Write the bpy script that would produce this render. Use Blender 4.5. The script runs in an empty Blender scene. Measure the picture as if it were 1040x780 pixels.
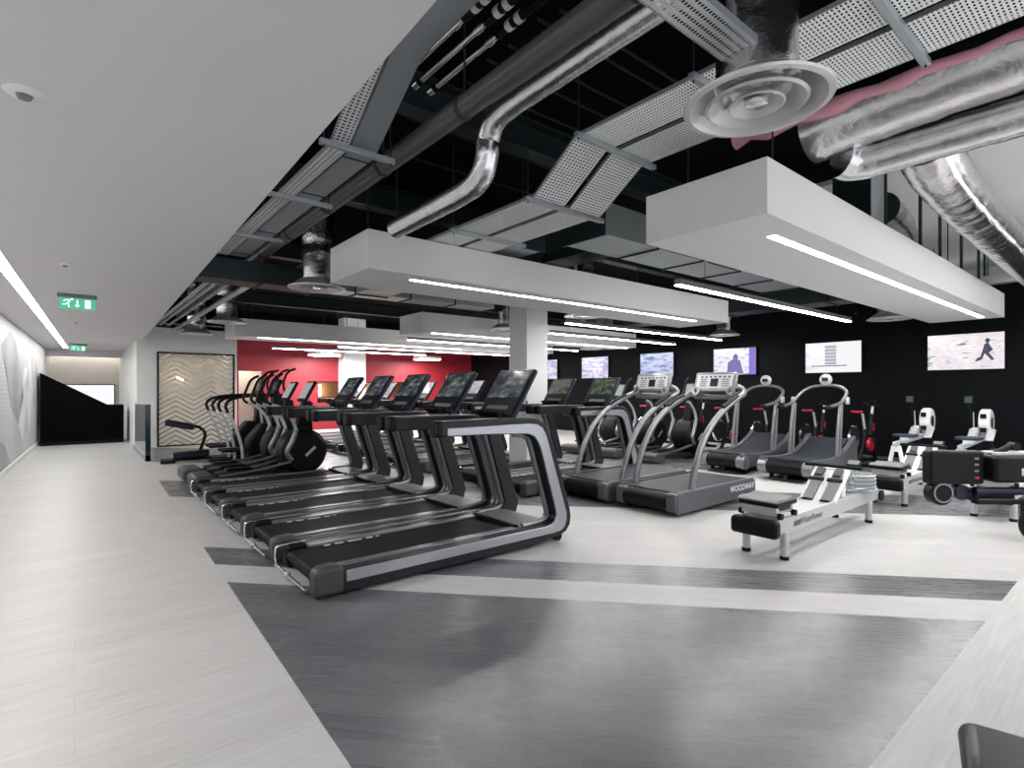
import bpy, bmesh, math, random
from mathutils import Vector, Matrix, Euler
R = math.radians
C = bpy.context.scene.collection
random.seed(7)

# ------------------------------------------------------------------ materials
def nt(name):
    m = bpy.data.materials.new(name); m.use_nodes = True
    t = m.node_tree; b = t.nodes['Principled BSDF']
    return m, t, b
def mat(name, col, rough=.5, metal=0, bump=0, scale=60, spec=None, coat=0, var=0):
    m, t, b = nt(name)
    b.inputs['Base Color'].default_value = (*col, 1); b.inputs['Roughness'].default_value = rough
    b.inputs['Metallic'].default_value = metal
    if spec is not None: b.inputs['Specular IOR Level'].default_value = spec
    if coat: b.inputs['Coat Weight'].default_value = coat
    if bump or var:
        tc = t.nodes.new('ShaderNodeTexCoord'); n = t.nodes.new('ShaderNodeTexNoise')
        n.inputs['Scale'].default_value = scale; n.inputs['Detail'].default_value = 4
        t.links.new(tc.outputs['Object'], n.inputs['Vector'])
        if bump:
            bp = t.nodes.new('ShaderNodeBump'); bp.inputs['Strength'].default_value = bump; bp.inputs['Distance'].default_value = .01
            t.links.new(n.outputs['Fac'], bp.inputs['Height']); t.links.new(bp.outputs['Normal'], b.inputs['Normal'])
        if var:
            mr = t.nodes.new('ShaderNodeMapRange'); mr.inputs[3].default_value = rough-var; mr.inputs[4].default_value = rough+var
            t.links.new(n.outputs['Fac'], mr.inputs[0]); t.links.new(mr.outputs[0], b.inputs['Roughness'])
    return m
def emis(name, col, s):
    m, t, b = nt(name)
    b.inputs['Base Color'].default_value = (0, 0, 0, 1)
    b.inputs['Emission Color'].default_value = (*col, 1); b.inputs['Emission Strength'].default_value = s
    return m
M = {}
M['black'] = mat('black_plastic', (.003, .003, .0045), .45, var=.08, scale=20, spec=.2)
M['dark'] = mat('charcoal_plastic', (.015, .016, .020), .36, spec=.3, var=.06, scale=15)
M['navy'] = mat('dark_navy_plastic', (.007, .008, .022), .33, spec=.3)
M['greyplastic'] = mat('warm_grey_plastic', (.055, .051, .051), .5, bump=.1, scale=300)
M['grey'] = mat('mid_grey_paint', (.17, .175, .185), .45)
M['silver'] = mat('brushed_silver', (.42, .43, .46), .38, .85, var=.08, scale=40)
M['satin'] = mat('satin_grey_metal', (.23, .235, .245), .33, .7)
M['ltsilver'] = mat('light_silver_paint', (.52, .53, .54), .4, .3)
M['diff'] = mat('spun_aluminium', (.66, .66, .65), .34, .45)
M['chrome'] = mat('chrome', (.8, .8, .82), .18, 1)
M['white'] = mat('white_lacquer', (.8, .8, .79), .4)
M['plaster'] = mat('grey_white_plaster', (.70, .685, .69), .75, bump=.03, scale=200)
M['raft'] = mat('pale_grey_board', (.78, .78, .775), .7, bump=.02, scale=150)
M['wallwhite'] = mat('white_wall_paint', (.84, .84, .83), .7, bump=.03, scale=150)
M['warmwall'] = mat('warm_white_wall_paint', (.70, .67, .63), .7)
M['blackwall'] = mat('black_wall_paint', (.0018, .0023, .0042), .6, spec=.12, bump=.05, scale=80)
M['red'] = mat('red_wall_paint', (.24, .006, .016), .55, bump=.03, scale=100)
M['slab'] = mat('dark_painted_slab', (.0018, .0018, .0022), .9, spec=.1, bump=.2, scale=12)
M['slabl'] = mat('pale_concrete_slab', (.72, .72, .70), .85, bump=.1, scale=8)
M['galv'] = mat('galvanised_steel', (.44, .47, .49), .42, .6, bump=.05, scale=10, var=.12)
M['galvd'] = mat('dull_dark_steel', (.03, .042, .046), .5, .6, var=.1, scale=8)
M['pipe'] = mat('lagged_brown_grey_pipe', (.10, .095, .09), .38, .35, var=.06, scale=30)
M['pink'] = mat('pink_insulation_wool', (.75, .36, .42), .9, bump=.6, scale=60)
M['rubber'] = mat('black_rubber', (.0045, .0055, .0075), .6, bump=.2, spec=.22, scale=200)
M['steelgrey'] = mat('dark_satin_steel', (.10, .105, .115), .4, .35, var=.06, scale=20)
M['belt'] = mat('grey_slat_rubber', (.026, .030, .036), .5, spec=.3, bump=.1, scale=100)
M['seat'] = mat('dark_vinyl', (.006, .007, .022), .35, spec=.3)
M['redp'] = mat('red_enamel', (.5, .015, .03), .35)
M['blueseat'] = mat('dusty_blue_pad', (.015, .025, .06), .5)
M['wood'] = mat('warm_oak_panel', (.45, .29, .15), .5, bump=.1, scale=30)
M['tank0'] = mat('clear_glass', (.9, .95, .95), .02); M['tank0'].node_tree.nodes['Principled BSDF'].inputs['Transmission Weight'].default_value = 1; M['tank0'].node_tree.nodes['Principled BSDF'].inputs['IOR'].default_value = 1.1
M['glassdark'] = mat('dark_tinted_glass', (.01, .03, .04), .08)
M['darkscreen'] = mat('dark_glass_screen', (.02, .024, .028), .12)
M['led'] = emis('led_diffuser', (1, .985, .97), 24)
M['ledw'] = emis('walkway_led_diffuser', (1, .985, .97), 13)
M['ledc'] = emis('cove_led', (1, .93, .84), 4)
M['ledwarm'] = emis('warm_lamp', (1, .80, .55), 10)
M['green'] = emis('exit_green', (.06, .40, .24), .5)
M['signw'] = emis('exit_white', (.75, 1, .85), .6)
M['lcd'] = emis('pale_lcd', (.62, .68, .66), .2)
M['greenlcd'] = emis('greenish_lcd', (.06, .16, .12), .18)
M['textw'] = mat('white_print', (.8, .8, .8), .5)
M['textd'] = mat('dark_grey_print', (.09, .09, .09), .5)

def foil():
    m, t, b = nt('crumpled_foil')
    b.inputs['Metallic'].default_value = 1; b.inputs['Roughness'].default_value = .19
    tc = t.nodes.new('ShaderNodeTexCoord')
    mp = t.nodes.new('ShaderNodeMapping'); mp.inputs['Scale'].default_value = (1, 1, 1)
    n = t.nodes.new('ShaderNodeTexNoise'); n.inputs['Scale'].default_value = 9; n.inputs['Detail'].default_value = 9; n.inputs['Roughness'].default_value = .62; n.inputs['Distortion'].default_value = .8
    v = t.nodes.new('ShaderNodeTexVoronoi'); v.inputs['Scale'].default_value = 20
    mx = t.nodes.new('ShaderNodeMath'); mx.operation = 'ADD'
    bp = t.nodes.new('ShaderNodeBump'); bp.inputs['Strength'].default_value = .27; bp.inputs['Distance'].default_value = .02
    cr = t.nodes.new('ShaderNodeValToRGB'); cr.color_ramp.elements[0].color = (.55, .54, .56, 1); cr.color_ramp.elements[1].color = (.9, .88, .88, 1)
    L = t.links.new
    L(tc.outputs['Object'], mp.inputs[0]); L(mp.outputs[0], n.inputs['Vector']); L(mp.outputs[0], v.inputs['Vector'])
    vm = t.nodes.new('ShaderNodeMath'); vm.operation = 'MULTIPLY'; vm.inputs[1].default_value = .25; L(v.outputs['Distance'], vm.inputs[0]); L(n.outputs['Fac'], mx.inputs[0]); L(vm.outputs[0], mx.inputs[1]); L(mx.outputs[0], bp.inputs['Height'])
    L(bp.outputs[0], b.inputs['Normal']); L(n.outputs['Fac'], cr.inputs[0]); L(cr.outputs[0], b.inputs['Base Color'])
    return m
M['foil'] = foil()

def planks(name, c1, c2, angle, w=.15, l=1.2, rough=.4, gapc=.6, streak=1.0):
    m, t, b = nt(name); L = t.links.new
    tc = t.nodes.new('ShaderNodeTexCoord'); mp = t.nodes.new('ShaderNodeMapping'); mp.inputs['Rotation'].default_value = (0, 0, angle)
    br = t.nodes.new('ShaderNodeTexBrick'); br.offset = .37; br.inputs['Scale'].default_value = 1
    br.inputs['Brick Width'].default_value = l; br.inputs['Row Height'].default_value = w
    br.inputs['Mortar Size'].default_value = .0012; br.inputs['Mortar Smooth'].default_value = .1
    br.inputs['Color1'].default_value = (*c1, 1); br.inputs['Color2'].default_value = (*c2, 1)
    br.inputs['Mortar'].default_value = (*[x*gapc for x in c1], 1)
    mp2 = t.nodes.new('ShaderNodeMapping'); mp2.inputs['Scale'].default_value = (1.6, 28, 1)
    n = t.nodes.new('ShaderNodeTexNoise'); n.inputs['Scale'].default_value = 1.6; n.inputs['Detail'].default_value = 6; n.inputs['Roughness'].default_value = .62
    mr = t.nodes.new('ShaderNodeMapRange'); mr.inputs[1].default_value = .3; mr.inputs[2].default_value = .75
    mr.inputs[3].default_value = 1+.14*streak; mr.inputs[4].default_value = 1-.22*streak
    mul = t.nodes.new('ShaderNodeMix'); mul.data_type = 'RGBA'; mul.blend_type = 'MULTIPLY'; mul.inputs[0].default_value = 1
    L(tc.outputs['Object'], mp.inputs[0]); L(mp.outputs[0], br.inputs['Vector']); L(mp.outputs[0], mp2.inputs[0]); L(mp2.outputs[0], n.inputs['Vector'])
    L(n.outputs['Fac'], mr.inputs[0]); L(br.outputs['Color'], mul.inputs[6]); L(mr.outputs[0], mul.inputs[7]); L(mul.outputs[2], b.inputs['Base Color'])
    mr2 = t.nodes.new('ShaderNodeMapRange'); mr2.inputs[3].default_value = rough-.08; mr2.inputs[4].default_value = rough+.1
    L(n.outputs['Fac'], mr2.inputs[0]); L(mr2.outputs[0], b.inputs['Roughness'])
    bp = t.nodes.new('ShaderNodeBump'); bp.inputs['Strength'].default_value = .12; bp.inputs['Distance'].default_value = .004
    L(n.outputs['Fac'], bp.inputs['Height']); L(bp.outputs[0], b.inputs['Normal'])
    return m
DIAG = math.atan2(3.72, 3.51)      # mapping rotation so that rows follow (3.51,-3.72)
M['fl_x'] = planks('whitewashed_planks', (.56, .55, .54), (.52, .51, .50), 0, .18, 1.3, .42, .8, .6)
M['fl_d'] = planks('whitewashed_planks_diagonal', (.55, .54, .53), (.50, .49, .485), DIAG, .18, 1.3, .40, .8, .7)
M['fl_g'] = planks('charcoal_planks_diagonal', (.165, .17, .18), (.125, .13, .14), DIAG, .15, 1.2, .27, .35, 1.25)

def perf(name, base, sx, sy, dark=False):
    m, t, b = nt(name); L = t.links.new
    b.inputs['Base Color'].default_value = (*base, 1); b.inputs['Metallic'].default_value = .3; b.inputs['Roughness'].default_value = .45
    tc = t.nodes.new('ShaderNodeTexCoord'); sp = t.nodes.new('ShaderNodeSeparateXYZ'); L(tc.outputs['Object'], sp.inputs[0])
    def fr(sock, per, duty):
        a = t.nodes.new('ShaderNodeMath'); a.operation = 'DIVIDE'; L(sock, a.inputs[0]); a.inputs[1].default_value = per
        f = t.nodes.new('ShaderNodeMath'); f.operation = 'FRACT'; L(a.outputs[0], f.inputs[0])
        g = t.nodes.new('ShaderNodeMath'); g.operation = 'LESS_THAN'; L(f.outputs[0], g.inputs[0]); g.inputs[1].default_value = duty
        return g.outputs[0]
    mu = t.nodes.new('ShaderNodeMath'); mu.operation = 'MULTIPLY'
    L(fr(sp.outputs[0], sx, .55), mu.inputs[0]); L(fr(sp.outputs[1], sy, .42), mu.inputs[1])
    tr = t.nodes.new('ShaderNodeBsdfTransparent'); ms = t.nodes.new('ShaderNodeMixShader')
    L(mu.outputs[0], ms.inputs[0]); L(b.outputs[0], ms.inputs[1]); L(tr.outputs[0], ms.inputs[2])
    L(ms.outputs[0], t.nodes['Material Output'].inputs[0])
    return m
M['perf'] = perf('perforated_tray_steel', (.86, .88, .87), .036, .022)
M['perfx'] = perf('perforated_tray_steel_crosswise', (.6, .62, .63), .022, .04)

def chevron(name):
    m, t, b = nt(name); L = t.links.new
    b.inputs['Base Color'].default_value = (.80, .79, .77, 1); b.inputs['Roughness'].default_value = .6
    tc = t.nodes.new('ShaderNodeTexCoord'); sp = t.nodes.new('ShaderNodeSeparateXYZ'); L(tc.outputs['Object'], sp.inputs[0])
    def ma(op, a, bb):
        n = t.nodes.new('ShaderNodeMath'); n.operation = op
        for i, x in enumerate((a, bb)):
            if x is None: continue
            if isinstance(x, (int, float)): n.inputs[i].default_value = x
            else: L(x, n.inputs[i])
        return n.outputs[0]
    pp = ma('PINGPONG', ma('ADD', sp.outputs[0], -.40), .40)
    v = ma('ADD', ma('MULTIPLY', pp, .6), sp.outputs[2])
    f = ma('FRACT', ma('DIVIDE', v, .125), None)
    k = ma('LESS_THAN', f, .36)
    gl = t.nodes.new('ShaderNodeBsdfPrincipled'); gl.inputs['Base Color'].default_value = (.01, .01, .01, 1)
    gl.inputs['Roughness'].default_value = .08
    tr = t.nodes.new('ShaderNodeBsdfTransparent'); tr.inputs[0].default_value = (.8, .8, .8, 1)
    m1 = t.nodes.new('ShaderNodeMixShader'); m1.inputs[0].default_value = .35
    L(gl.outputs[0], m1.inputs[1]); L(tr.outputs[0], m1.inputs[2]); m1.inputs[0].default_value = .9
    tl = t.nodes.new('ShaderNodeBsdfTranslucent'); tl.inputs[0].default_value = (.8, .78, .75, 1)
    m0 = t.nodes.new('ShaderNodeMixShader'); m0.inputs[0].default_value = .5; L(b.outputs[0], m0.inputs[1]); L(tl.outputs[0], m0.inputs[2])
    ms = t.nodes.new('ShaderNodeMixShader'); L(k, ms.inputs[0]); L(m0.outputs[0], ms.inputs[1]); L(m1.outputs[0], ms.inputs[2])
    L(ms.outputs[0], t.nodes['Material Output'].inputs[0])
    return m
M['chev'] = chevron('chevron_frosted_glass')

def pattern(name, c1, c2, s):
    m, t, b = nt(name); L = t.links.new; b.inputs['Roughness'].default_value = .6
    tc = t.nodes.new('ShaderNodeTexCoord'); v = t.nodes.new('ShaderNodeTexVoronoi'); v.inputs['Scale'].default_value = s; v.inputs['Randomness'].default_value = 0.15
    cr = t.nodes.new('ShaderNodeValToRGB'); cr.color_ramp.elements[0].position = .3; cr.color_ramp.elements[1].position = .42
    cr.color_ramp.elements[0].color = (*c1, 1); cr.color_ramp.elements[1].color = (*c2, 1)
    L(tc.outputs['Object'], v.inputs['Vector']); L(v.outputs['Distance'], cr.inputs[0]); L(cr.outputs[0], b.inputs['Base Color'])
    return m
M['mural'] = pattern('dotted_mural_paper', (.52, .52, .53), (.66, .66, .66), 14)
M['mural_g'] = pattern('grey_mural_facet', (.22, .22, .23), (.50, .50, .51), 22)
M['mural_l'] = pattern('pale_mural_facet', (.72, .72, .72), (.84, .84, .84), 22)

def picture(name, cols, seed, strength, sc=(1, 3, 6), scale=3.0):
    m, t, b = nt(name); L = t.links.new
    b.inputs['Base Color'].default_value = (.01, .01, .01, 1); b.inputs['Roughness'].default_value = .15
    tc = t.nodes.new('ShaderNodeTexCoord'); mp = t.nodes.new('ShaderNodeMapping'); mp.inputs['Location'].default_value = (seed*3.1, seed*1.7, seed*.9)
    mp.inputs['Scale'].default_value = sc
    n = t.nodes.new('ShaderNodeTexNoise'); n.inputs['Scale'].default_value = scale; n.inputs['Detail'].default_value = 3
    cr = t.nodes.new('ShaderNodeValToRGB'); e = cr.color_ramp.elements
    k = len(cols)
    while len(e) < k: e.new(.5)
    for i, c in enumerate(cols):
        e[i].position = .3+.4*i/(k-1); e[i].color = (*c, 1)
    L(tc.outputs['Object'], mp.inputs[0]); L(mp.outputs[0], n.inputs['Vector']); L(n.outputs['Fac'], cr.inputs[0])
    L(cr.outputs[0], b.inputs['Emission Color']); b.inputs['Emission Strength'].default_value = strength
    return m
M['scr'] = picture('console_screen_picture', [(.01, .012, .015), (.05, .06, .07), (.13, .15, .16), (.42, .44, .44)], 2, .22, (1, 5, 9), 2)
M['scrgreen'] = picture('console_screen_green_picture', [(.02, .025, .03), (.10, .14, .10), (.22, .3, .18), (.5, .52, .48)], 5, .13, (1, 5, 7), 2)
M['scrreflect'] = picture('console_painted_reflection', [(.35, .37, .38), (.6, .62, .63), (.8, .8, .8)], 3, .3, (1, 6, 6), 2)  # pale glow painted in for light the far screens reflect

# ------------------------------------------------------------------ geometry helper
def crom(pts, n=6):
    P = [Vector(p) for p in pts]; out = []
    for i in range(len(P)-1):
        p0 = P[max(i-1, 0)]; p1 = P[i]; p2 = P[i+1]; p3 = P[min(i+2, len(P)-1)]
        for k in range(n):
            s = k/n
            out.append(.5*((2*p1)+(-p0+p2)*s+(2*p0-5*p1+4*p2-p3)*s*s+(-p0+3*p1-3*p2+p3)*s**3))
    out.append(P[-1]); return out
class MB:
    def __init__(s): s.bm = bmesh.new()
    def box(s, c, d, rot=None):
        r = bmesh.ops.create_cube(s.bm, size=1)
        mt = Matrix.Translation(c) @ (Euler(rot).to_matrix().to_4x4() if rot else Matrix()) @ Matrix.Diagonal((*d, 1))
        bmesh.ops.transform(s.bm, matrix=mt, verts=r['verts']); return s
    def b2(s, x0, x1, y0, y1, z0, z1): return s.box(((x0+x1)/2, (y0+y1)/2, (z0+z1)/2), (x1-x0, y1-y0, z1-z0))
    def tube(s, pts, r, seg=10, n=0, closed=False, flat=1.0, cap=True):
        P = crom(pts, n) if n else [Vector(p) for p in pts]
        N = len(P)
        if isinstance(r, (list, tuple)):
            rr = [r[0]+(r[-1]-r[0])*i/(N-1) for i in range(N)] if len(r) == 2 else r
        else: rr = [r]*N
        rings = []; up = None
        for i in range(N):
            if closed: d = (P[(i+1) % N]-P[i-1])
            else: d = P[min(i+1, N-1)]-P[max(i-1, 0)]
            d.normalize()
            if up is None:
                up = Vector((0, 0, 1)) if abs(d.z) < .9 else Vector((0, 1, 0))
            u = up-d*up.dot(d)
            if u.length < 1e-4: u = Vector((1, 0, 0))-d*d.x
            u.normalize(); w = d.cross(u); up = u
            rings.append([s.bm.verts.new(P[i]+(u*math.cos(a)*flat+w*math.sin(a))*rr[i]) for a in [2*math.pi*k/seg for k in range(seg)]])
        for i in range(N if closed else N-1):
            A, B = rings[i], rings[(i+1) % N]
            for k in range(seg): s.bm.faces.new((A[k], A[(k+1) % seg], B[(k+1) % seg], B[k]))
        if cap and not closed:
            s.bm.faces.new(rings[0][::-1]); s.bm.faces.new(rings[-1])
        return s
    def cyl(s, a, b, r, seg=16): return s.tube([a, b], r, seg)
    def prism(s, pts, a0, a1, axis='y'):
        f = {'y': lambda p, a: (p[0], a, p[1]), 'x': lambda p, a: (a, p[0], p[1]), 'z': lambda p, a: (p[0], p[1], a)}[axis]
        A = [s.bm.verts.new(f(p, a0)) for p in pts]; B = [s.bm.verts.new(f(p, a1)) for p in pts]
        s.bm.faces.new(A); s.bm.faces.new(B[::-1]); n = len(pts)
        for i in range(n): s.bm.faces.new((A[i], B[i], B[(i+1) % n], A[(i+1) % n]))
        return s
    def lathe(s, prof, o=(0, 0, 0), axis='z', seg=32, close=False):
        o = Vector(o); rings = []
        for r, h in prof:
            ring = []
            for k in range(seg):
                a = 2*math.pi*k/seg; c, q = r*math.cos(a), r*math.sin(a)
                v = {'z': (c, q, h), 'y': (c, h, q), 'x': (h, c, q)}[axis]
                ring.append(s.bm.verts.new(o+Vector(v)))
            rings.append(ring)
        for i in range(len(rings)-1):
            for k in range(seg): s.bm.faces.new((rings[i][k], rings[i][(k+1) % seg], rings[i+1][(k+1) % seg], rings[i+1][k]))
        if close:
            for k in range(seg): s.bm.faces.new((rings[-1][k], rings[-1][(k+1) % seg], rings[0][(k+1) % seg], rings[0][k]))
        return s
    def quad(s, *p): s.bm.faces.new([s.bm.verts.new(q) for q in p]); return s
    def ball(s, c, r):
        q = bmesh.ops.create_uvsphere(s.bm, u_segments=14, v_segments=9, radius=1)
        d = r if isinstance(r, tuple) else (r, r, r)
        bmesh.ops.transform(s.bm, matrix=Matrix.Translation(c) @ Matrix.Diagonal((*d, 1)), verts=q['verts']); return s
    def build(s, name, m, parent=None, bevel=0, seg=2, label=None, sharp=40, norm=True):
        if norm: bmesh.ops.recalc_face_normals(s.bm, faces=s.bm.faces)
        me = bpy.data.meshes.new(name); s.bm.to_mesh(me); s.bm.free()
        for p in me.polygons: p.use_smooth = True
        me.set_sharp_from_angle(angle=R(sharp))
        for x in (m if isinstance(m, list) else [m]): me.materials.append(x)
        o = bpy.data.objects.new(name, me); C.objects.link(o)
        if parent is not None: o.parent = parent
        if bevel:
            b = o.modifiers.new('bevel', 'BEVEL'); b.width = bevel; b.segments = seg; b.limit_method = 'ANGLE'; b.angle_limit = R(35)
        if label: o['label'] = label
        return o
def text(s, size, name, m, parent, loc, rot, depth=.002):
    cu = bpy.data.curves.new(name, 'FONT'); cu.body = s; cu.size = size; cu.extrude = depth; cu.align_x = 'CENTER'; cu.align_y = 'CENTER'
    o = bpy.data.objects.new(name, cu); C.objects.link(o)
    dg = bpy.context.evaluated_depsgraph_get()
    me = bpy.data.meshes.new_from_object(o.evaluated_get(dg))
    C.objects.unlink(o); bpy.data.objects.remove(o)
    me.materials.clear(); me.materials.append(m)
    q = bpy.data.objects.new(name, me); C.objects.link(q); q.parent = parent; q.location = loc; q.rotation_euler = rot
    return q
def thing(name, label, cat, loc=(0, 0, 0), rz=0, group=None):
    o = bpy.data.objects.new(name, None); C.objects.link(o); o.empty_display_size = .1
    o.location = loc; o.rotation_euler = (0, 0, rz); o['label'] = label; o['category'] = cat
    if group: o['group'] = group
    return o
def tag(o, label, cat, group=None):
    o['label'] = label; o['category'] = cat
    if group: o['group'] = group
    return o
def struct(mb, name, m, **k):
    o = mb.build(name, m, **k); o['kind'] = 'structure'; return o
def dup(root, loc, rz=None, label=None, group=None, swap=None):
    def cp(o, par):
        c = o.copy(); C.objects.link(c)
        if par is not None: c.parent = par
        if swap and o.name.split('.')[0] in swap:
            c.data = o.data.copy(); c.data.materials[0] = swap[o.name.split('.')[0]]
        for ch in list(kids[o.name]): cp(ch, c)
        return c
    kids = {}
    def walk(o):
        kids[o.name] = [x for x in ALL if x.parent == o]
        for x in kids[o.name]: walk(x)
    ALL = [x for x in C.objects if x.parent is not None]
    walk(root)
    r = cp(root, None); r.location = loc
    if rz is not None: r.rotation_euler = (0, 0, rz)
    if label: r['label'] = label
    if group: r['group'] = group
    return r

# ------------------------------------------------------------------ the room
XT = 13.5; YR = 19.4; ZP = 2.66; ZS = 4.05
# floor: one mesh of pale and charcoal plank fields
def floor():
    bm = bmesh.new()
    def poly(pts, mi):
        f = bm.faces.new([bm.verts.new((x, y, 0)) for x, y in pts]); f.material_index = mi
    xl = lambda y: .76+.027*y
    # diagonal band boundaries: start on the left line, end on the right line (y=.72) or the far walls
    B = [((xl(4.44), 4.44), (4.36, .72)), ((xl(4.95), 4.95), (4.87, .72)), ((xl(5.57), 5.57), (5.47, .72)),
         ((xl(8.47), 8.47), (8.55, .72)), ((xl(10.09), 10.09), (10.3, .72)), ((xl(12.9), 12.9), (13.3, .72)), ((xl(16.2), 16.2), (17.0, .72))]
    c0 = (xl(-.0), .0)
    poly([(xl(.72), .72), B[0][1], B[0][0]], 2)
    cols = [1, 2, 1, 2, 1, 2]
    for i, mi in enumerate(cols): poly([B[i][0], B[i][1], B[i+1][1], B[i+1][0]], mi)
    poly([B[6][0], B[6][1], (17, 24), (xl(24), 24)], 1)
    poly([(-3, -3), (xl(-3), -3), (xl(.72), .72), (xl(24), 24), (-3, 24)], 0)
    poly([(xl(-3), -3), (17, -3), (17, .72), (xl(.72), .72)], 0)
    bmesh.ops.recalc_face_normals(bm, faces=bm.faces)
    for f in bm.faces:
        if f.normal.z < 0: f.normal_flip()
    me = bpy.data.meshes.new('floor'); bm.to_mesh(me); bm.free()
    for k in ('fl_x', 'fl_d', 'fl_g'): me.materials.append(M[k])
    o = bpy.data.objects.new('floor', me); C.objects.link(o); o['kind'] = 'structure'
floor()
WL = lambda y: -1.25+.028*y
def wallpt(y, z, off=0): return (WL(y)+off, y, z)
b = MB(); b.prism([(WL(-3), -3), (WL(24), 24), (WL(24)-.15, 24), (WL(-3)-.15, -3)], 0, 2.72, 'z')
wl = struct(b, 'wall_left', M['mural'])
for pts, k in (([(11.9, 2.15), (13.3, 1.05), (14.2, .75), (15.2, 1.3), (13.9, 2.3), (13.0, 2.5)], 'mural_g'),
               ([(14.2, .75), (15.0, .35), (16.3, 1.9), (15.2, 1.9)], 'mural_l'),
               ([(18.0, 2.2), (19.4, 1.1), (18.7, .3), (17.3, 1.2)], 'mural_g'),
               ([(16.3, 2.4), (17.1, 1.4), (16.2, .4), (15.6, 1.4)], 'mural_l'),
               ([(10.5, .9), (12.3, .5), (13.1, .12), (10.5, .12)], 'mural_g')):
    b = MB(); A = [b.bm.verts.new(wallpt(y, z, .004)) for y, z in pts]; b.bm.faces.new(A)
    b.build('mural_facet', M[k], wl)
b = MB(); b.prism([(WL(-3), -3), (WL(20.2), 20.2), (WL(20.2)+.015, 20.2), (WL(-3)+.015, -3)], 0, .1, 'z'); struct(b, 'baseboard_left', M['wallwhite'])
# plaster ceiling over the walkway
ce = lambda y: .845+.028*y
b = MB(); b.prism([(-2, -3), (ce(-3), -3), (ce(21.3), 21.3), (-2, 21.3)], ZP, ZP+.35, 'z'); struct(b, 'ceiling', M['plaster'])
b = MB(); b.b2(-2, 17, 21.3, 24, 3.0, 3.2); struct(b, 'ceiling', M['warmwall'])
b = MB(); b.b2(-2, 17, -3, 24, ZS, ZS+.2); struct(b, 'ceiling', M['slab'])
b = MB(); b.b2(7.3, 17, -3, 3.4, ZS-.06, ZS-.002); struct(b, 'ceiling', M['slabl'])
# walls
b = MB(); b.b2(XT, XT+.2, -3, YR, 0, 3.42); struct(b, 'wall_right', M['blackwall'])
b = MB(); b.b2(XT+1.2, XT+1.4, -3, YR, 3.0, ZS); struct(b, 'wall_right', M['slabl'])
b = MB(); b.b2(4.2, 4.95, YR, YR+.2, 2.06, 3.14); b.b2(3.3, 4.2, YR, YR+.2, 0, 3.14)
b.b2(4.95, 6.8, YR, YR+.2, 0, 3.14); b.b2(6.8, 10.4, YR, YR+.2, 0, 1.14); b.b2(6.8, 10.4, YR, YR+.2, 1.74, 3.14); b.b2(10.4, XT+.2, YR, YR+.2, 0, 3.14)
struct(b, 'wall_far', M['red']); struct(MB().b2(3.42, XT+.2, YR-.02, YR+.2, 3.15, ZS), 'wall_far_upper', M['slab'])
b = MB(); b.b2(4.0, 5.6, YR+1.3, YR+1.4, 0, 2.6); struct(b, 'wall_beyond', M['warmwall']); b = MB(); b.b2(5.6, 11, YR+1.3, YR+1.4, 0, 2.6); struct(b, 'wall_beyond', M['wood'])
w = struct(MB().b2(6.8, 10.4, YR+.05, YR+.09, 1.14, 1.17).b2(6.8, 10.4, YR+.05, YR+.09, 1.70, 1.74).b2(6.8, 6.84, YR+.05, YR+.09, 1.17, 1.70).b2(10.36, 10.4, YR+.05, YR+.09, 1.17, 1.7), 'window_1', M['black'])
for x in (6.9, 7.25, 8.9, 9.7):
    tag(MB().cyl((x, YR+1.1, 1.2), (x, YR+1.1, 1.62), .04).build('wall_lamp', M['ledwarm']), 'warm glowing tube lamp seen through the long slot in the red wall', 'lamp', 'warm lamps beyond the red wall')
# glazed wall at the left back
YG = 16.0
b = MB(); b.b2(1.18, 1.62, YG, YG+.2, 0, 3.12); b.b2(1.62, 3.42, YG, YG+.2, 2.37, 3.12)
struct(b, 'wall_glazed', M['wallwhite']); struct(MB().b2(.9, 3.42, YG+.05, YG+.2, 3.12, ZS), 'wall_glazed_upper', M['slab'])
b = MB(); b.b2(3.36, 3.42, YG, YR, 0, 2.37); b.b2(3.36, 3.42, YG+.2, YR, 2.37, 3.12); struct(b, 'wall_return', M['wallwhite'])
win = struct(MB().b2(1.60, 1.64, YG-.02, YG+.06, 0, 2.39).b2(3.32, 3.36, YG-.02, YG+.06, 0, 2.39).b2(1.64, 3.32, YG-.02, YG+.06, 2.35, 2.39).b2(1.64, 3.32, YG-.02, YG+.06, 0, .03), 'window_2', M['black'])
gp = MB().b2(1.64, 3.32, YG+.01, YG+.025, .03, 2.35).build('glass_pane', M['chev'], win, label='clear glass with white frosted chevron stripes')
b = MB(); b.b2(1.18, 3.36, 18.6, 18.75, 0, 3.0); struct(b, 'wall_room', M['warmwall'])
b = MB(); b.b2(1.18, 3.42, YG, 18.7, 3.0, 3.1); struct(b, 'ceiling', M['wallwhite'])
for i, (x, y) in enumerate(((2.0, 17.2), (2.8, 17.2))):
    tag(MB().lathe([(0, 2.985), (.1, 2.985), (.12, 3.0), (.0, 3.0)], (x, y, 0)).build('ceiling_lamp', emis('room_lamp', (1, .88, .72), 25)), 'round warm ceiling lamp in the room behind the chevron glass', 'lamp', 'warm lamps behind the chevron glass')
tag(MB().b2(4.3, 4.8, YR+.5, YR+1.0, 2.54, 2.58).build('ceiling_lamp', emis('doorway_fill', (1, .88, .7), 12)), 'unseen warm fill panel added to light the doorway opening in the red wall', 'lamp')  # hidden emitter added to light the wall beyond the doorway
tag(MB().ball((2.38, 18.2, 1.75), .09).build('globe_lamp', M['ledwarm']), 'small glowing globe lamp behind the chevron glass', 'lamp')
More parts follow.
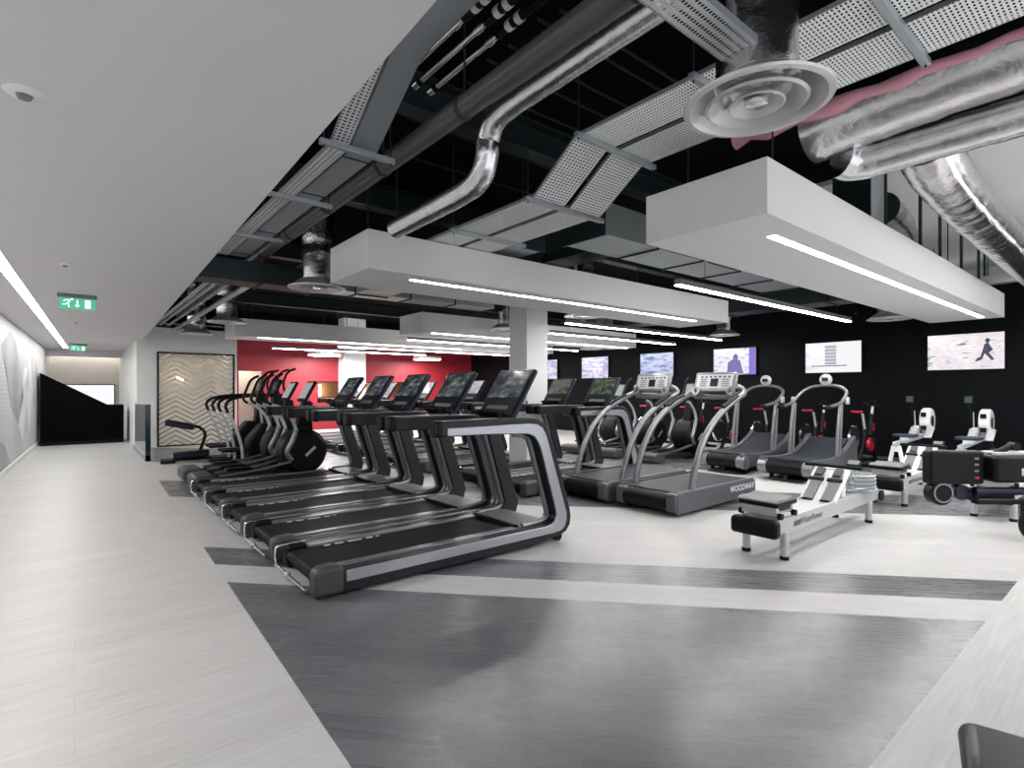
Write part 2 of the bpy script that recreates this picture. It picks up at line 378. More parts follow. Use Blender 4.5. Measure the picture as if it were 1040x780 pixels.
# corridor end
b = MB(); b.b2(-2, 1.2, 22.6, 22.8, 0, 3.0); struct(b, 'wall_corridor_end', M['warmwall'])
b = MB(); b.b2(-2, 1.18, 21.2, 21.3, 2.45, 3.0); struct(b, 'trim_1', M['plaster'])
b = MB(); b.b2(1.18, 1.3, YG+.2, 22.8, 0, 3.0); struct(b, 'wall_corridor_right', M['wallwhite'])
tag(MB().b2(-1.0, 1.15, 22.35, 22.42, 2.62, 2.66).build('cove_light', M['ledc']), 'warm concealed light line washing the wall at the corridor end', 'light')
# columns
def column(x0, x1, y0, y1, z1=ZS):
    b = MB(); b.b2(x0, x1, y0, y1, 0, z1); return struct(b, 'column', M['wallwhite'], bevel=.006)
column(6.35, 6.86, 7.36, 7.87); column(7.55, 8.4, 18.9, YR-.01); column(11.2, 11.45, 13.2, 13.45)
# ------------------------------------------------------------------ ceiling rafts and linear lights
def raft(x0, x1, y0, y1, label):
    t = thing('ceiling_raft', label, 'ceiling panel', ((x0+x1)/2, (y0+y1)/2, 2.68), 0, None)
    hx, hy = (x1-x0)/2, (y1-y0)/2
    MB().b2(-hx, hx, -hy, hy, 0, .405).build('panel_body', M['raft'], t, bevel=.003)
    n = max(2, int((x1-x0)//2.2))
    for i in range(n+1):
        for s in (-1, 1):
            x = -hx+.4+(2*hx-.8)*i/n
            MB().cyl((x, s*(hy-.15), .4), (x, s*(hy-.15), ZS-2.75), .008, 6).build('hanger_rod', M['galvd'], t)
    return t
raft(3.8, 12.4, 1.80, 2.84, 'large pale grey box-shaped ceiling raft nearest the camera at upper right')
raft(2.33, 9.42, 5.19, 6.23, 'long pale grey ceiling raft in the middle, in front of the white column')
raft(5.7, 12.9, 10.0, 11.0, 'small-looking pale grey ceiling raft behind the middle one')
raft(2.85, 12.9, 13.55, 14.6, 'farthest pale grey ceiling raft in front of the red wall')
def linear(x0, x1, y, label, rec, z=2.68):
    t = thing('linear_light', label, 'light', ((x0+x1)/2, y, z), 0, None); h = (x1-x0)/2
    if rec:
        MB().b2(-h, h, -.035, .035, -.004, -.001).build('diffuser', M['led'], t)
        f = MB(); f.b2(-h-.006, h+.006, .036, .044, -.006, 0); f.b2(-h-.006, h+.006, -.044, -.036, -.006, 0); f.build('frame', M['white'], t)
    else:
        MB().b2(-h, h, -.04, .04, .012, .08).build('housing', M['grey'], t)
        MB().b2(-h, h, -.036, .036, 0, .0115).build('diffuser', M['led'], t)
        for x in (-h+.6, h-.6): MB().cyl((x, 0, .08), (x, 0, ZS-z-(.07 if y < 1.9 else .01)), .003, 5).build('wire', M['galvd'], t)
linear(4.39, 12.08, 2.04, 'long white light strip recessed in the nearest big ceiling raft', True)
linear(2.96, 8.72, 5.43, 'long white light strip recessed in the middle ceiling raft', True)
linear(6.1, 12.8, 10.24, 'white light strip recessed in the third ceiling raft', True)
linear(3.4, 9.2, 13.75, 'white light strip recessed in the farthest ceiling raft', True)
linear(5.6, 11.04, 3.73, 'suspended linear light between the nearest and the middle rafts', False)
linear(7.2, 12.7, 7.2, 'suspended linear light just beyond the middle raft, right of the column', False)
linear(8.2, 12.9, 8.7, 'second suspended linear light beyond the middle raft, right of the column', False)
linear(6.5, 12.6, 12.1, 'suspended linear light between the third raft and the farthest raft', False)
linear(5.96, 12.9, 15.3, 'suspended linear light behind the farthest raft', False)
linear(4.65, 9.9, 17.1, 'suspended linear light nearest the red wall', False)
for x, n in ((6.6, 'left'), (10.6, 'right')):
    t = thing('round_light', 'round white ceiling light close to the red wall, the %s one of two' % n, 'light', (x, 18.2, 2.6))
    MB().lathe([(0, 0), (.5, 0), (.52, .02)], seg=40).build('diffuser', M['led'], t); MB().lathe([(.525, 0), (.53, .1), (0, .1)], seg=40).build('housing', M['white'], t)
    MB().cyl((0, 0, .1), (0, 0, ZS-2.61), .01, 6).build('rod', M['galvd'], t)
linear(5.2, 11.0, .34, 'unseen suspended linear light added outside the frame on the right, continuing the row', False)  # unseen lights added at the row's spacing to brighten the right side
linear(5.2, 11.0, -1.36, 'second unseen suspended linear light added outside the frame on the right', False)
# walkway strip
t = thing('strip_light', 'long white light strip in the walkway ceiling along the patterned wall', 'light', (-.735, 0, ZP), math.atan(-.0267))
MB().b2(-.05, .05, .3, 20.3, -.006, -.002).build('diffuser', M['ledw'], t)
MB().b2(-.058, -.051, .3, 20.3, -.008, 0).b2(.051, .058, .3, 20.3, -.008, 0).build('frame', M['white'], t)

# small ceiling fittings
def exit_sign(loc, s, label):
    t = thing('exit_sign', label, 'sign', loc)
    MB().b2(-.20*s, .20*s, -.03, .03, -.05, 0).build('housing', M['grey'], t, bevel=.004)
    MB().b2(-.185*s, .185*s, -.008, .008, -.19, -.051).build('sign_panel', M['green'], t)
    f = MB(); y0, y1 = -.014, -.0085
    # running man
    f.prism([(-.075, -.075), (-.06, -.07), (-.085, -.12), (-.10, -.118)], y0, y1)
    f.prism([(-.10, -.118), (-.085, -.12), (-.075, -.172), (-.09, -.172)], y0, y1)
    f.prism([(-.10, -.11), (-.088, -.118), (-.125, -.145), (-.15, -.142), (-.15, -.132), (-.125, -.134)], y0, y1)
    f.prism([(-.07, -.072), (-.07, -.084), (-.115, -.087), (-.135, -.105), (-.14, -.096), (-.118, -.075)], y0, y1)
    f.lathe([(0, y0), (.012, y0), (.012, y1), (0, y1)], (-.052, 0, -.066), 'y', 12)
    f.build('running_figure', M['signw'], t)
    MB().b2(-.008, .008, y0, y1, -.14, -.075).prism([(-.028, -.14), (.028, -.14), (0, -.168)], y0, y1).build('arrow', M['signw'], t)
    MB().b2(.075, .135, y0, y1, -.175, -.07).build('door_symbol', M['signw'], t)
exit_sign((.03, 8.9, ZP), 1.0, 'green emergency exit sign hanging nearer under the walkway ceiling')
exit_sign((.08, 18.4, ZP), .92, 'green emergency exit sign hanging farther away above the black desk')
def detector(loc, r, label, deep=.03):
    t = thing('ceiling_fitting', label, 'detector', loc)
    MB().lathe([(0, -deep*.5), (r*.8, -deep*.5), (r, -.004), (r, 0)], seg=24).build('rim', M['white'], t)
    MB().lathe([(0, -deep), (r*.3, -deep), (r*.42, -deep*.5)], seg=20).build('core', M['grey'], t)
detector((-.16, 2.99, ZP), .07, 'round white smoke detector on the ceiling at far upper left')
detector((-.07, 6.82, ZP), .05, 'small white sensor on the walkway ceiling before the nearer exit sign')
detector((.03, 12.6, ZP), .05, 'small sensor on the walkway ceiling between the two exit signs')

# ------------------------------------------------------------------ services above
def run(name, m, label, cat, pts, r, seg=16, n=0, grp=None, foil_=False, bands=0):
    mb = MB(); P = crom(pts, n) if n else [Vector(p) for p in pts]
    if foil_:
        # subdivide and wobble for crumpled wrap
        Q = []
        for i in range(len(P)-1):
            k = max(1, int((P[i+1]-P[i]).length/.05))
            Q += [P[i].lerp(P[i+1], j/k) for j in range(k)]
        Q.append(P[-1]); rr = [r*(1+random.uniform(-.022, .022)) for _ in Q]
        mb.tube(Q, rr, seg)
    else: mb.tube(P, r, seg)
    return tag(mb.build(name, m, sharp=60), label, cat, grp)
# big lagged pipe
t = thing('service_pipe', 'big dark grey-brown pipe running along the edge of the plaster ceiling', 'pipe', (2.0, 0, 3.3))
MB().cyl((0, -1.5, 0), (0, 15.5, 0), .075, 20).build('pipe_body', M['pipe'], t)
for y in (1.55, 2.95, 4.15, 5.4, 6.6, 7.8, 9.0, 10.2, 11.4, 12.6): MB().lathe([(.078, -.02), (.085, -.015), (.085, .015), (.078, .02)], (0, y, 0), 'y', 20).cyl((0, y, .08), (0, y, ZS-3.31), .007, 6).build('clamp', M['galvd'], t)
# silver flexible duct with the drop
run('flexible_duct', M['foil'], 'crumpled silver duct with a downward step beside the big dark pipe', 'duct',
    [(2.21, 1.45, 3.32), (2.21, 2.2, 3.31), (2.2, 2.8, 3.28), (2.22, 2.98, 3.18), (2.22, 3.0, 3.05), (2.22, 3.08, 2.93), (2.23, 3.35, 2.89), (2.24, 4.4, 2.88)], .085, 18, 6, None, True)
# three thin sprinkler pipes with white bands
for i, (x, y0) in enumerate(((1.84, 2.3), (1.97, 2.25), (2.10, 2.3))):
    t = thing('sprinkler_pipe', ['thin silver pipe with white bands nearest the plaster ceiling', 'thin silver pipe with white bands, the middle one of three', 'thin silver pipe with white bands nearest the big dark pipe'][i], 'pipe', (x, 0, 3.7))
    MB().cyl((0, y0+.42, 0), (0, 3.45, 0), .022, 12).build('pipe_body', M['chrome'], t)
    MB().cyl((0, 0, 0), (0, y0+.42, 0), .03, 12).build('lagging', M['black'], t)
    for y in (y0+.18, y0+.27): MB().cyl((0, y, 0), (0, y+.045, 0), .034, 14).build('white_band', M['white'], t)
    for y in (y0+.46, 3.5): MB().cyl((0, y, 0), (0, y+.06, 0), .03, 12).build('coupling', M['chrome'], t)
run('flexible_duct', M['foil'], 'crumpled silver duct end at the very top edge above the dark pipe', 'duct', [(1.78, 1.95, 3.62), (2.05, 1.8, 3.6), (2.4, 1.65, 3.75)], .11, 18, 5, None, True)
# cable trays and trunking on cross rails, left edge
def tray(name, label, m, x0, x1, pts, lip=.03, cat='cable tray', mk='galv'):
    """pts: (y,z) path; open perforated bottom with two lips"""
    t = thing(name, label, cat, ((x0+x1)/2, 0, 0)); h = (x1-x0)/2
    b = MB()
    for (ya, za), (yb, zb) in zip(pts, pts[1:]): b.quad((-h, ya, za), (h, ya, za), (h, yb, zb), (-h, yb, zb))
    bmesh.ops.remove_doubles(b.bm, verts=b.bm.verts, dist=1e-4)
    b.build('tray_bed', m, t)
    for s in (-1, 1):
        b = MB()
        for (ya, za), (yb, zb) in zip(pts, pts[1:]): b.quad((s*h, ya, za), (s*h, yb, zb), (s*h, yb, zb+lip), (s*h, ya, za+lip))
        b.build('tray_lip', M[mk], t)
    return t
tray('cable_tray', 'narrow perforated cable tray running along the plaster ceiling edge', M['perf'], 1.43, 1.56, [(7.8, 3.2), (3.85, 3.2), (3.1, 3.64), (0, 3.64)])
t = thing('cable_trunking', 'flat grey steel trunking beside the narrow perforated tray', 'trunking', (1.68, 0, 0))
b = MB(); b.prism([(7.8, 3.2), (3.85, 3.2), (3.1, 3.64), (0, 3.64), (0, 3.72), (3.13, 3.72), (3.88, 3.28), (7.8, 3.28)], -.1, .1, 'x'); b.build('trunking_body', M['galv'], t)
for y, z in ((3.95, 3.198), (4.9, 3.198), (6.4, 3.198), (7.6, 3.198)): MB().b2(-.103, .103, y, y+.012, z-.004, z+.085).build('joint', M['galvd'], t)
def rail(x0, x1, y, z, label, rods=True):
    t = thing('support_rail', label, 'bracket', ((x0+x1)/2, y, z), 0, 'slotted support rails'); h = (x1-x0)/2
    MB().b2(-h, h, -.022, .022, -.045, -.005).build('channel', M['galv'], t, bevel=.003)
    for s in (-1, 1): MB().cyl((s*(h-.03), 0, -.06), (s*(h-.03), 0, ZS-z), .006, 6).build('rod', M['galvd'], t)
for y in (3.76, 5.05, 6.6): rail(1.33, 1.9, y, 3.2, 'slotted steel rail across under the narrow tray and flat trunking')
# the pair of wide perforated trays
path = [(8, 3.1), (3.47, 3.1), (2.98, 3.43), (-2, 3.43)]
tray('cable_tray', 'wide perforated cable tray, left one of the pair with the bright sloping step', M['perf'], 3.08, 3.45, path)
tray('cable_tray', 'wide perforated cable tray, right one of the pair with the bright sloping step', M['perf'], 3.52, 3.93, path)
for y, z in ((4.67, 3.1), (3.5, 3.1), (2.9, 3.43), (.93, 3.43), (1.9, 3.43)): rail(3.0, 4.0, y, z, 'slotted steel rail across under the pair of wide perforated trays')
# tray crossing towards the room at the top
t = thing('cable_tray', 'perforated cable tray crossing from the dark pipe towards the round diffuser', 'cable tray', (0, 1.37, 3.12))
MB().quad((1.78, -.1, 0), (1.78, .09, 0), (2.75, .09, 0), (2.75, -.1, 0)).build('tray_bed', M['perfx'], t)
for s in (-.1, .09): MB().quad((1.78, s, 0), (2.75, s, 0), (2.75, s, .04), (1.78, s, .04)).build('tray_lip', M['galv'], t)
# big foil ducts upper right
run('flexible_duct', M['foil'], 'thickest silver foil duct sweeping across the upper right', 'duct', [(4.55, 1.8, 3.47), (4.52, 1.2, 3.5), (4.5, .5, 3.52), (4.45, -1.5, 3.52)], .24, 24, 6, None, True)
run('flexible_duct', M['foil'], 'slimmer silver foil duct under the thickest one at upper right', 'duct', [(4.62, 1.62, 3.22), (4.74, 1.5, 3.2), (4.78, 1.0, 3.22), (4.8, -1.5, 3.22)], .135, 20, 6, None, True)
run('flexible_duct', M['foil'], 'silver foil duct running away down towards the right edge', 'duct', [(5.0, 1.18, 3.32), (5.6, 1.2, 3.22), (7.5, 1.22, 3.16), (11.3, 1.22, 3.1)], .2, 24, 6, None, True)
run('flexible_duct', M['foil'], 'short silver duct end just above the nearest ceiling raft', 'duct', [(5.55, 2.35, 3.35), (5.9, 2.5, 3.5), (6.4, 2.6, 3.55)], .12, 18, 5, None, True)
run('flexible_duct', M['foil'], 'silver duct bending down behind the right part of the nearest raft', 'duct', [(7.5, 2.2, 3.6), (8.2, 2.25, 3.58), (8.7, 2.3, 3.45), (9.0, 2.3, 3.3)], .2, 18, 5, None, True)
b = MB()
P = [Vector((4.285, 2.3-.13*i, 3.50+.012*math.sin(i*2))) for i in range(16)]
b.tube(P, [.05+random.uniform(-.018, .018) for _ in P], 12); tag(b.build('insulation_wool', M['pink'], sharp=80), 'strip of pink insulation wool along the thickest foil duct', 'insulation')
for y in (-.5, .9, 2.0, 3.4): pass
for i, x in enumerate((11.7, 12.3, 12.9)):
    run('service_pipe', M['ltsilver'], 'pale horizontal pipe above the black wall, number apart only by depth', 'pipe', [(x, -2, 3.25+.12*i), (x, 3.2, 3.25+.12*i)], .07, 14, 0, 'pale pipes above the black wall')
    C.objects[-1]['label'] = ['pale lagged pipe above the black wall, nearest of three', 'pale lagged pipe above the black wall, middle of three', 'pale lagged pipe above the black wall, farthest of three'][i]
for i, (x, y) in enumerate(((8.1, 1.95), (9.0, 1.95), (10.16, 1.95), (11.3, 1.95), (11.75, 1.95))):
    tag(MB().cyl((x, y, 3.084), (x, y, ZS-(.06 if x > 7.3 else .0)), .02, 8).build('threaded_rod', M['galvd']), 'vertical steel rod hanging above the nearest ceiling raft', 'rod', 'steel hanging rods at upper right')
def rduct(x0, x1, y0, y1, z0, z1, label, m='galv', fl='x'):
    t = thing('air_duct', label, 'duct', ((x0+x1)/2, (y0+y1)/2, z0)); hx, hy = (x1-x0)/2, (y1-y0)/2
    MB().b2(-hx, hx, -hy, hy, 0, z1-z0).build('duct_body', M[m], t, bevel=.004)
    n = int(max(hx, hy)*2/1.1)+1
    for i in range(n+1):
        b = MB(); e = .02
        if hx > hy: x = -hx+2*hx*i/n; b.b2(x-.012, x+.012, -hy-e, hy+e, -e, z1-z0+e)
        else: y = -hy+2*hy*i/n; b.b2(-hx-e, hx+e, y-.012, y+.012, -e, z1-z0+e)
        b.build('flange', M['galvd'], t)
    return t
rduct(1.25, 2.75, 7.9, 8.35, 2.9, 3.18, 'dark teal rectangular duct crossing under the big pipe before the small round diffuser', 'galvd')
rduct(4.7, 9.8, 4.1, 4.75, 3.22, 3.6, 'grey rectangular duct above the suspended light between two rafts')
rduct(3.9, 4.5, 4.9, 9.2, 3.15, 3.5, 'grey rectangular duct seen above the middle raft')
rduct(5.5, 6.0, 4.95, 9.1, 3.35, 3.75, 'dark rectangular duct behind the middle raft', 'galvd')
rduct(6.6, 7.3, 2.95, 3.9, 3.15, 3.95, 'dark green-grey duct riser behind the nearest raft', 'galvd')
rduct(3.0, 7.1, 9.3, 9.8, 3.2, 3.55, 'grey rectangular duct between the middle and third rafts')
rduct(7.6, 12.2, 11.3, 11.8, 3.1, 3.4, 'dull rectangular duct between third and farthest rafts', 'galvd')
rduct(10.7, 11.3, 3.0, 9.0, 3.05, 3.4, 'dull rectangular duct above the curved treadmills', 'galvd')
rduct(6.4, 6.9, 1.98, 2.3, 3.12, 3.98, 'pale grey duct riser standing on the nearest raft', 'galv')
for i, (x, y0, z) in enumerate(((1.5, 8.6, 3.0), (1.65, 8.6, 3.05), (1.82, 8.6, 3.05), (2.0, 8.6, 2.98), (1.36, 8.6, 3.06))):
    run('service_pipe', M['galv'] if i != 3 else M['ltsilver'], ['first', 'second', 'third', 'pale fourth', 'fifth'][i]+' pipe from the left in the bundle beyond the dark teal duct', 'pipe', [(x, y0, z), (x, 15.8, z)], .045 if i == 3 else .03, 10)
for i, (y, z) in enumerate(((2.35, 3.75), (2.55, 3.8), (2.85, 3.78), (3.1, 3.8), (3.35, 3.75), (4.3, 3.85), (5.0, 3.85))):
    tag(MB().b2(2.3, 4.6, y, y+.016, z, z+.016).build('conduit', M['galvd']), 'thin steel conduit crossing under the black slab', 'conduit', 'thin conduits under the slab')
for i, y in enumerate((4.0, 6.45, 9.9, 12.8, 15.6)):
    tag(MB().prism([(y-.1, ZS), (y-.1, ZS-.02), (y-.01, ZS-.03), (y-.01, ZS-.27), (y-.1, ZS-.28), (y-.1, ZS-.3), (y+.1, ZS-.3), (y+.1, ZS-.28), (y+.01, ZS-.27), (y+.01, ZS-.03), (y+.1, ZS-.02), (y+.1, ZS)], 1.2, XT, 'x').build('steel_beam', M['galvd']), 'dark steel beam under the slab, %s from the camera' % ['first', 'second', 'third', 'fourth', 'fifth'][i], 'beam')
# round diffusers on foil sleeves
def diffuser(loc, label, ztop=ZS-.01):
    t = thing('air_diffuser', label, 'air diffuser', loc)
    MB().lathe([(.33, .0), (.36, .004), (.365, .016), (.33, .03), (.24, .10), (.21, .12), (.205, .12), (.23, .098), (.315, .022), (.33, .0)], seg=56).build('outer_cone', M['diff'], t, sharp=25)
    MB().lathe([(.235, .0), (.25, .01), (.17, .075), (.13, .08), (.125, .076), (.165, .066), (.235, .0)], seg=48).build('middle_cone', M['diff'], t, sharp=25)
    MB().lathe([(.13, .0), (.14, .006), (.09, .05), (.07, .055), (.06, .05), (.12, .005), (.13, .0)], seg=40).build('inner_cone', M['diff'], t, sharp=25)
    MB().lathe([(0, .0), (.055, .004), (.06, .02), (.02, .05), (0, .05)], seg=28).build('centre_cap', M['chrome'], t)
    MB().b2(-.22, .22, -.008, .008, .05, .075).b2(-.008, .008, -.22, .22, .05, .075).build('bridge', M['ltsilver'], t)
    Q = [Vector((0, 0, .12+i*(ztop-loc[2]-.12)/24)) for i in range(25)]
    MB().tube(Q, [.2*(1+random.uniform(-.02, .02)) for _ in Q], 28).build('foil_sleeve', M['foil'], t, sharp=60)
    return t
diffuser((2.757, 1.365, 2.91), 'large round air diffuser close to the camera at top right')
for loc, lb in (((2.5, 7.16, 2.77), 'round air diffuser left of the middle raft'), ((2.42, 12.2, 2.8), 'round air diffuser in front of the white bulkhead, nearer of two'),
                ((2.3, 15.0, 2.78), 'round air diffuser in front of the white bulkhead, farther of two'), ((11.6, 3.25, 2.72), 'round air diffuser peeping out below the far end of the nearest raft'),
                ((12.7, 7.1, 2.8), 'round air diffuser at the end of the suspended light near the black wall'), ((7.5, 9.4, 2.78), 'round air diffuser left of the white column, in front of third raft'),
                ((7.3, 6.85, 2.78), 'round air diffuser just behind the middle raft right of the column'), ((11.9, 16.6, 2.78), 'small far round air diffuser before the red wall'),
                ((12.6, 10.6+.9, 2.7), 'far round air diffuser near the black wall screens')):
    diffuser(loc, lb, ZS-(.07 if loc[0] > 7.3 and loc[1] < 3.6 else .01))

# ------------------------------------------------------------------ televisions
TVP = [[(.45, .5, .8), (.95, .93, .95), (.9, .75, .8), (.98, .98, 1), (.15, .15, .25)],
       [(.6, .65, .8), (.98, .98, 1), (.98, .98, 1), (.98, .98, 1)],
       [(.25, .2, .55), (.9, .9, .97), (.95, .95, 1), (.5, .45, .85)],
       [(.1, .15, .4), (.3, .4, .7), (.7, .75, .9), (.4, .3, .6)],
       [(.6, .6, .85), (.95, .9, .95), (.4, .35, .7), (.95, .95, 1)]]
lab = ['wall screen farthest right showing a blurred running figure', 'wall screen second from right with a white picture and grey block',
       'wall screen third from right with white picture and purple right edge', 'wall screen showing a blue picture above the manual treadmills', 'leftmost full wall screen with a pale violet picture beside the column', 'partly hidden wall screen at the right edge of the white column']
for i, yc in enumerate((2.53, 4.88, 7.24, 9.67, 12.12, 14.5)):
    p = TVP[min(i, 4)]
    t = thing('wall_screen', lab[i], 'television', (XT-.06, yc, 1.81))
    MB().b2(0, .05, -.60, .60, 0, .73).build('casing', M['black'], t, bevel=.006)
    MB().b2(-.003, 0, -.58, .58, .02, .71).build('picture', picture('screen_picture', p, i+1, .36, (1, 1.2, 4), 2.2 if i != 1 else .8), t)
    if i == 0:
        f = MB(); f.prism([(-.30, .5), (-.35, .52), (-.42, .38), (-.36, .33), (-.44, .2), (-.40, .18), (-.30, .32), (-.26, .2), (-.16, .16), (-.18, .22), (-.24, .26), (-.28, .42)], -.006, -.004, 'x')
        f.ball((-.004, -.34, .56), (.002, .035, .045)); f.build('running_figure', emis('figure_dark', (.08, .07, .15), .3), t)
    if i == 1:
        f = MB(); [f.b2(-.006, -.004, -.08+.0, .16, .2+.075*k, .26+.075*k) for k in range(6)]; f.build('text_block', emis('block_grey', (.5, .5, .6), .35), t)
        MB().b2(-.006, -.004, -.3, .45, .16, .185).build('caption_line', emis('caption_grey', (.25, .25, .35), .35), t)
    if i == 2:
        MB().b2(-.006, -.004, -.58, -.40, .02, .71).build('purple_panel', emis('purple_panel', (.25, .15, .6), .4), t)
        f = MB(); f.prism([(-.25, .05), (.2, .05), (.17, .35), (.04, .42), (-.16, .40)], -.006, -.004, 'x'); f.ball((-.004, -.04, .47), (.002, .07, .09)); f.build('head_figure', emis('figure_violet', (.22, .16, .45), .35), t)

# ------------------------------------------------------------------ walkway objects
t = thing('reception_desk', 'black wedge-shaped reception desk at the end of the walkway', 'desk', (.25, 18.1, 0))
MB().prism([(-.93, 0), (.80, 0), (.80, 1.0), (.50, 1.0), (-.93, 1.87)], 0, .9).build('desk_body', M['slab'], t, bevel=.01)
MB().b2(.48, .80, -.02, .6, 1.0, 1.03).build('counter_top', M['black'], t, bevel=.004)
MB().b2(-.93, .8, -.01, 0.0, 0, .08).build('plinth', M['black'], t)
t = thing('wall_screen', 'lit white screen on the corridor end wall behind the black desk', 'television', (.22, 22.53, 1.30))
MB().b2(-.55, .85, 0, .05, -.38, .32).build('casing', M['black'], t, bevel=.006)
MB().b2(-.52, .82, -.005, 0, -.35, .29).build('picture', emis('white_picture', (.93, .94, 1), .4), t)
# glass balustrade
t = thing('glass_balustrade', 'dark tinted glass balustrade seen edge-on beside the white pillar', 'balustrade', (1.13, 12.95, 0))
MB().b2(.0, .012, 0.06, 2.85, .12, 1.14).build('glass_panel', M['tank0'], t)
MB().b2(-.03, .06, 0, .03, .0, 1.14).build('end_panel', M['glassdark'], t, bevel=.003)
MB().b2(-.03, .07, -.0, 2.9, 0, .12).build('base_channel', M['galv'], t, bevel=.004)

# ------------------------------------------------------------------ treadmill (left rows)
def smoothpoly(pts, n=5, lock=()):
    P = crom([(p[0], 0, p[1]) for p in pts], n); return [(p.x, p.z) for p in P]
def make_treadmill(label, cat='treadmill'):
    t = thing('treadmill', label, cat)
    W = .46
    out = [(.95, 1.18), (1.5, 1.185), (1.90, 1.18)]+[(2.0, 1.17), (2.08, 1.135), (2.13, 1.08), (2.17, 1.0)]+[(2.41, .30), (2.425, .22), (2.41, .14), (2.36, .085), (2.28, .06)]+[(1.9, .018), (.1, .018)]
    inn = [(.1, .175), (2.10, .175), (2.17, .185), (2.215, .21), (2.235, .25), (2.23, .30), (2.04, .88), (2.0, .96), (1.95, 1.01), (1.88, 1.035), (1.5, 1.05), (.95, 1.055), (.93, 1.08), (.93, 1.16)]
    tout = [(1.03, 1.125), (1.88, 1.13), (1.98, 1.12), (2.05, 1.085), (2.09, 1.03), (2.12, .96), (2.36, .27), (2.362, .2), (2.34, .14), (2.29, .105), (2.2, .095), (.2, .088)]
    tinn = [(.2, .172), (2.10, .172), (2.17, .183), (2.212, .21), (2.232, .25), (2.227, .30), (2.037, .88), (1.997, .96), (1.947, 1.012), (1.877, 1.038), (1.5, 1.054), (1.03, 1.06)]
    for s in (-1, 1):
        y0, y1 = s*W, s*(W-.115)
        f = MB().prism(out+inn, min(y0, y1), max(y0, y1)).build('side_frame', M['dark'], t, bevel=.022, seg=3)
        yo = s*(W+.003); MB().prism(tout+tinn, min(yo, yo-s*.02), max(yo, yo-s*.02)).build('silver_trim', M['silver'], f, bevel=.006)
        yi = s*(W-.115)
        # satin liner on the inner rear edge of the upright
        MB().tube([(1.80, yi, 1.03), (1.93, yi, 1.005), (2.0, yi, .92), (2.20, yi, .30), (2.19, yi, .22), (2.10, yi, .195), (1.9, yi, .185)], .028, 10, 4).build('edge_liner', M['satin'], f)
        MB().prism([(2.0, .98), (2.13, 1.02), (2.40, .24), (2.36, .12), (2.12, .12), (2.22, .27)], min(yi, yi-s*.05), max(yi, yi-s*.05)).build('upright_cover', M['dark'], f, bevel=.01)
        MB().b2(.93, 1.0, s*(W-.12) if s > 0 else -W-.004, W+.004 if s > 0 else -(W-.12), 1.05, 1.185).build('grip_end', M['black'], f, bevel=.02)
        if s < 0: MB().prism([(-.02, .02), (.19, .02), (.19, .205), (.12, .222), (.03, .215), (-.02, .19)], -W-.01, -W+.125).build('rear_cap', M['greyplastic'], t, bevel=.03, seg=3)
        else: MB().prism([(.03, .03), (.19, .03), (.19, .195), (.06, .195), (.03, .17)], W-.13, W-.01).build('rear_cap', M['black'], t, bevel=.02, seg=3)
        MB().b2(.19, 1.86, min(s*.27, s*.35), max(s*.27, s*.35), .12, .182).build('foot_rail', M['satin'], t, bevel=.006)
        for k in range(3): pass
        MB().cyl((2.30, s*.33, .04), (2.30, s*.42, .04), .04, 14).build('transport_wheel', M['black'], t)
        MB().cyl((.12, s*.38, 0), (.12, s*.38, .05), .03, 12).build('foot', M['black'], t)
        MB().cyl((1.6, s*(W-.06), 1.18), (1.6, s*(W-.06), 1.235), .014, 10).build('control_stick', M['black'], t)
    MB().b2(.06, 2.3, -.36, .36, .045, .12).build('base', M['black'], t, bevel=.01)
    MB().b2(.06, 1.9, -.275, .275, .12, .165).cyl((.06, -.275, .125), (.06, .275, .125), .04, 18).build('running_belt', M['rubber'], t)
    MB().prism([(1.86, .12), (1.86, .185), (2.0, .20), (2.22, .19), (2.30, .12)], -.35, .35).build('motor_cover', M['grey'], t, bevel=.012)
    MB().b2(1.83, 1.865, -.34, .34, .12, .20).build('belt_end_bar', M['black'], t, bevel=.006)
    MB().tube([(.2, .40, .19), (-.0, .40, .185), (-.03, .40, .15), (-.03, .39, .06), (-.03, .33, .04), (-.03, -.30, .04)], .011, 8, 4).build('rear_guard', M['chrome'], t)
    MB().ball((-.03, .1, .04), .025).build('guard_knob', M['ltsilver'], t)
    # little white print on the left foot rail
    f = MB()
    for k, w in enumerate((.05, .07, .12, .06, .03)): x = .3+[0, .09, .2, .36, .45][k]; f.b2(x, x+w, .235, .262, .1652, .167)
    f.build('belt_print', M['textw'], t)
    # console
    MB().b2(1.80, 1.98, -.36, .36, 1.07, 1.14).build('cross_bar', M['navy'], t, bevel=.025)
    c = bpy.data.objects.new('console', None)
    a = math.atan2(.30, .46)
    cb = MB(); cb.b2(-.02, .035, -.275, .275, 0, .55)
    c = cb.build('console', M['navy'], t, bevel=.02); c.location = (1.85, 0, 1.165); c.rotation_euler = (0, a, 0)
    MB().b2(-.024, -.0205, -.235, .235, .215, .52).build('screen', M['scr'], c)
    MB().b2(-.026, -.0205, -.25, .25, .02, .19).build('key_panel', M['dark'], c, bevel=.004)
    MB().b2(-.03, -.0262, -.16, .16, .08, .12).build('key_strip', M['grey'], c)
    MB().b2(-.10, -.02, -.22, .22, .0, .03).build('shelf', M['black'], c, bevel=.006)
    return t
tm = make_treadmill('black and silver treadmill nearest the camera, at the right end of the left row')
tm.location = (1.27, 4.09, 0); tm['group'] = 'treadmills in the left row'
ordn = ['second', 'third', 'fourth', 'fifth']
for i in range(4):
    dup(tm, (1.27, 4.09+.99*(i+1), 0), label='black and silver treadmill in the left row, %s from the camera' % ordn[i], group='treadmills in the left row')
dup(tm, (4.62, 5.82, 0), label='treadmill with green-lit screen next to the manual treadmills, right of white column', group='treadmills in the second row', swap={'screen': M['scrgreen']})
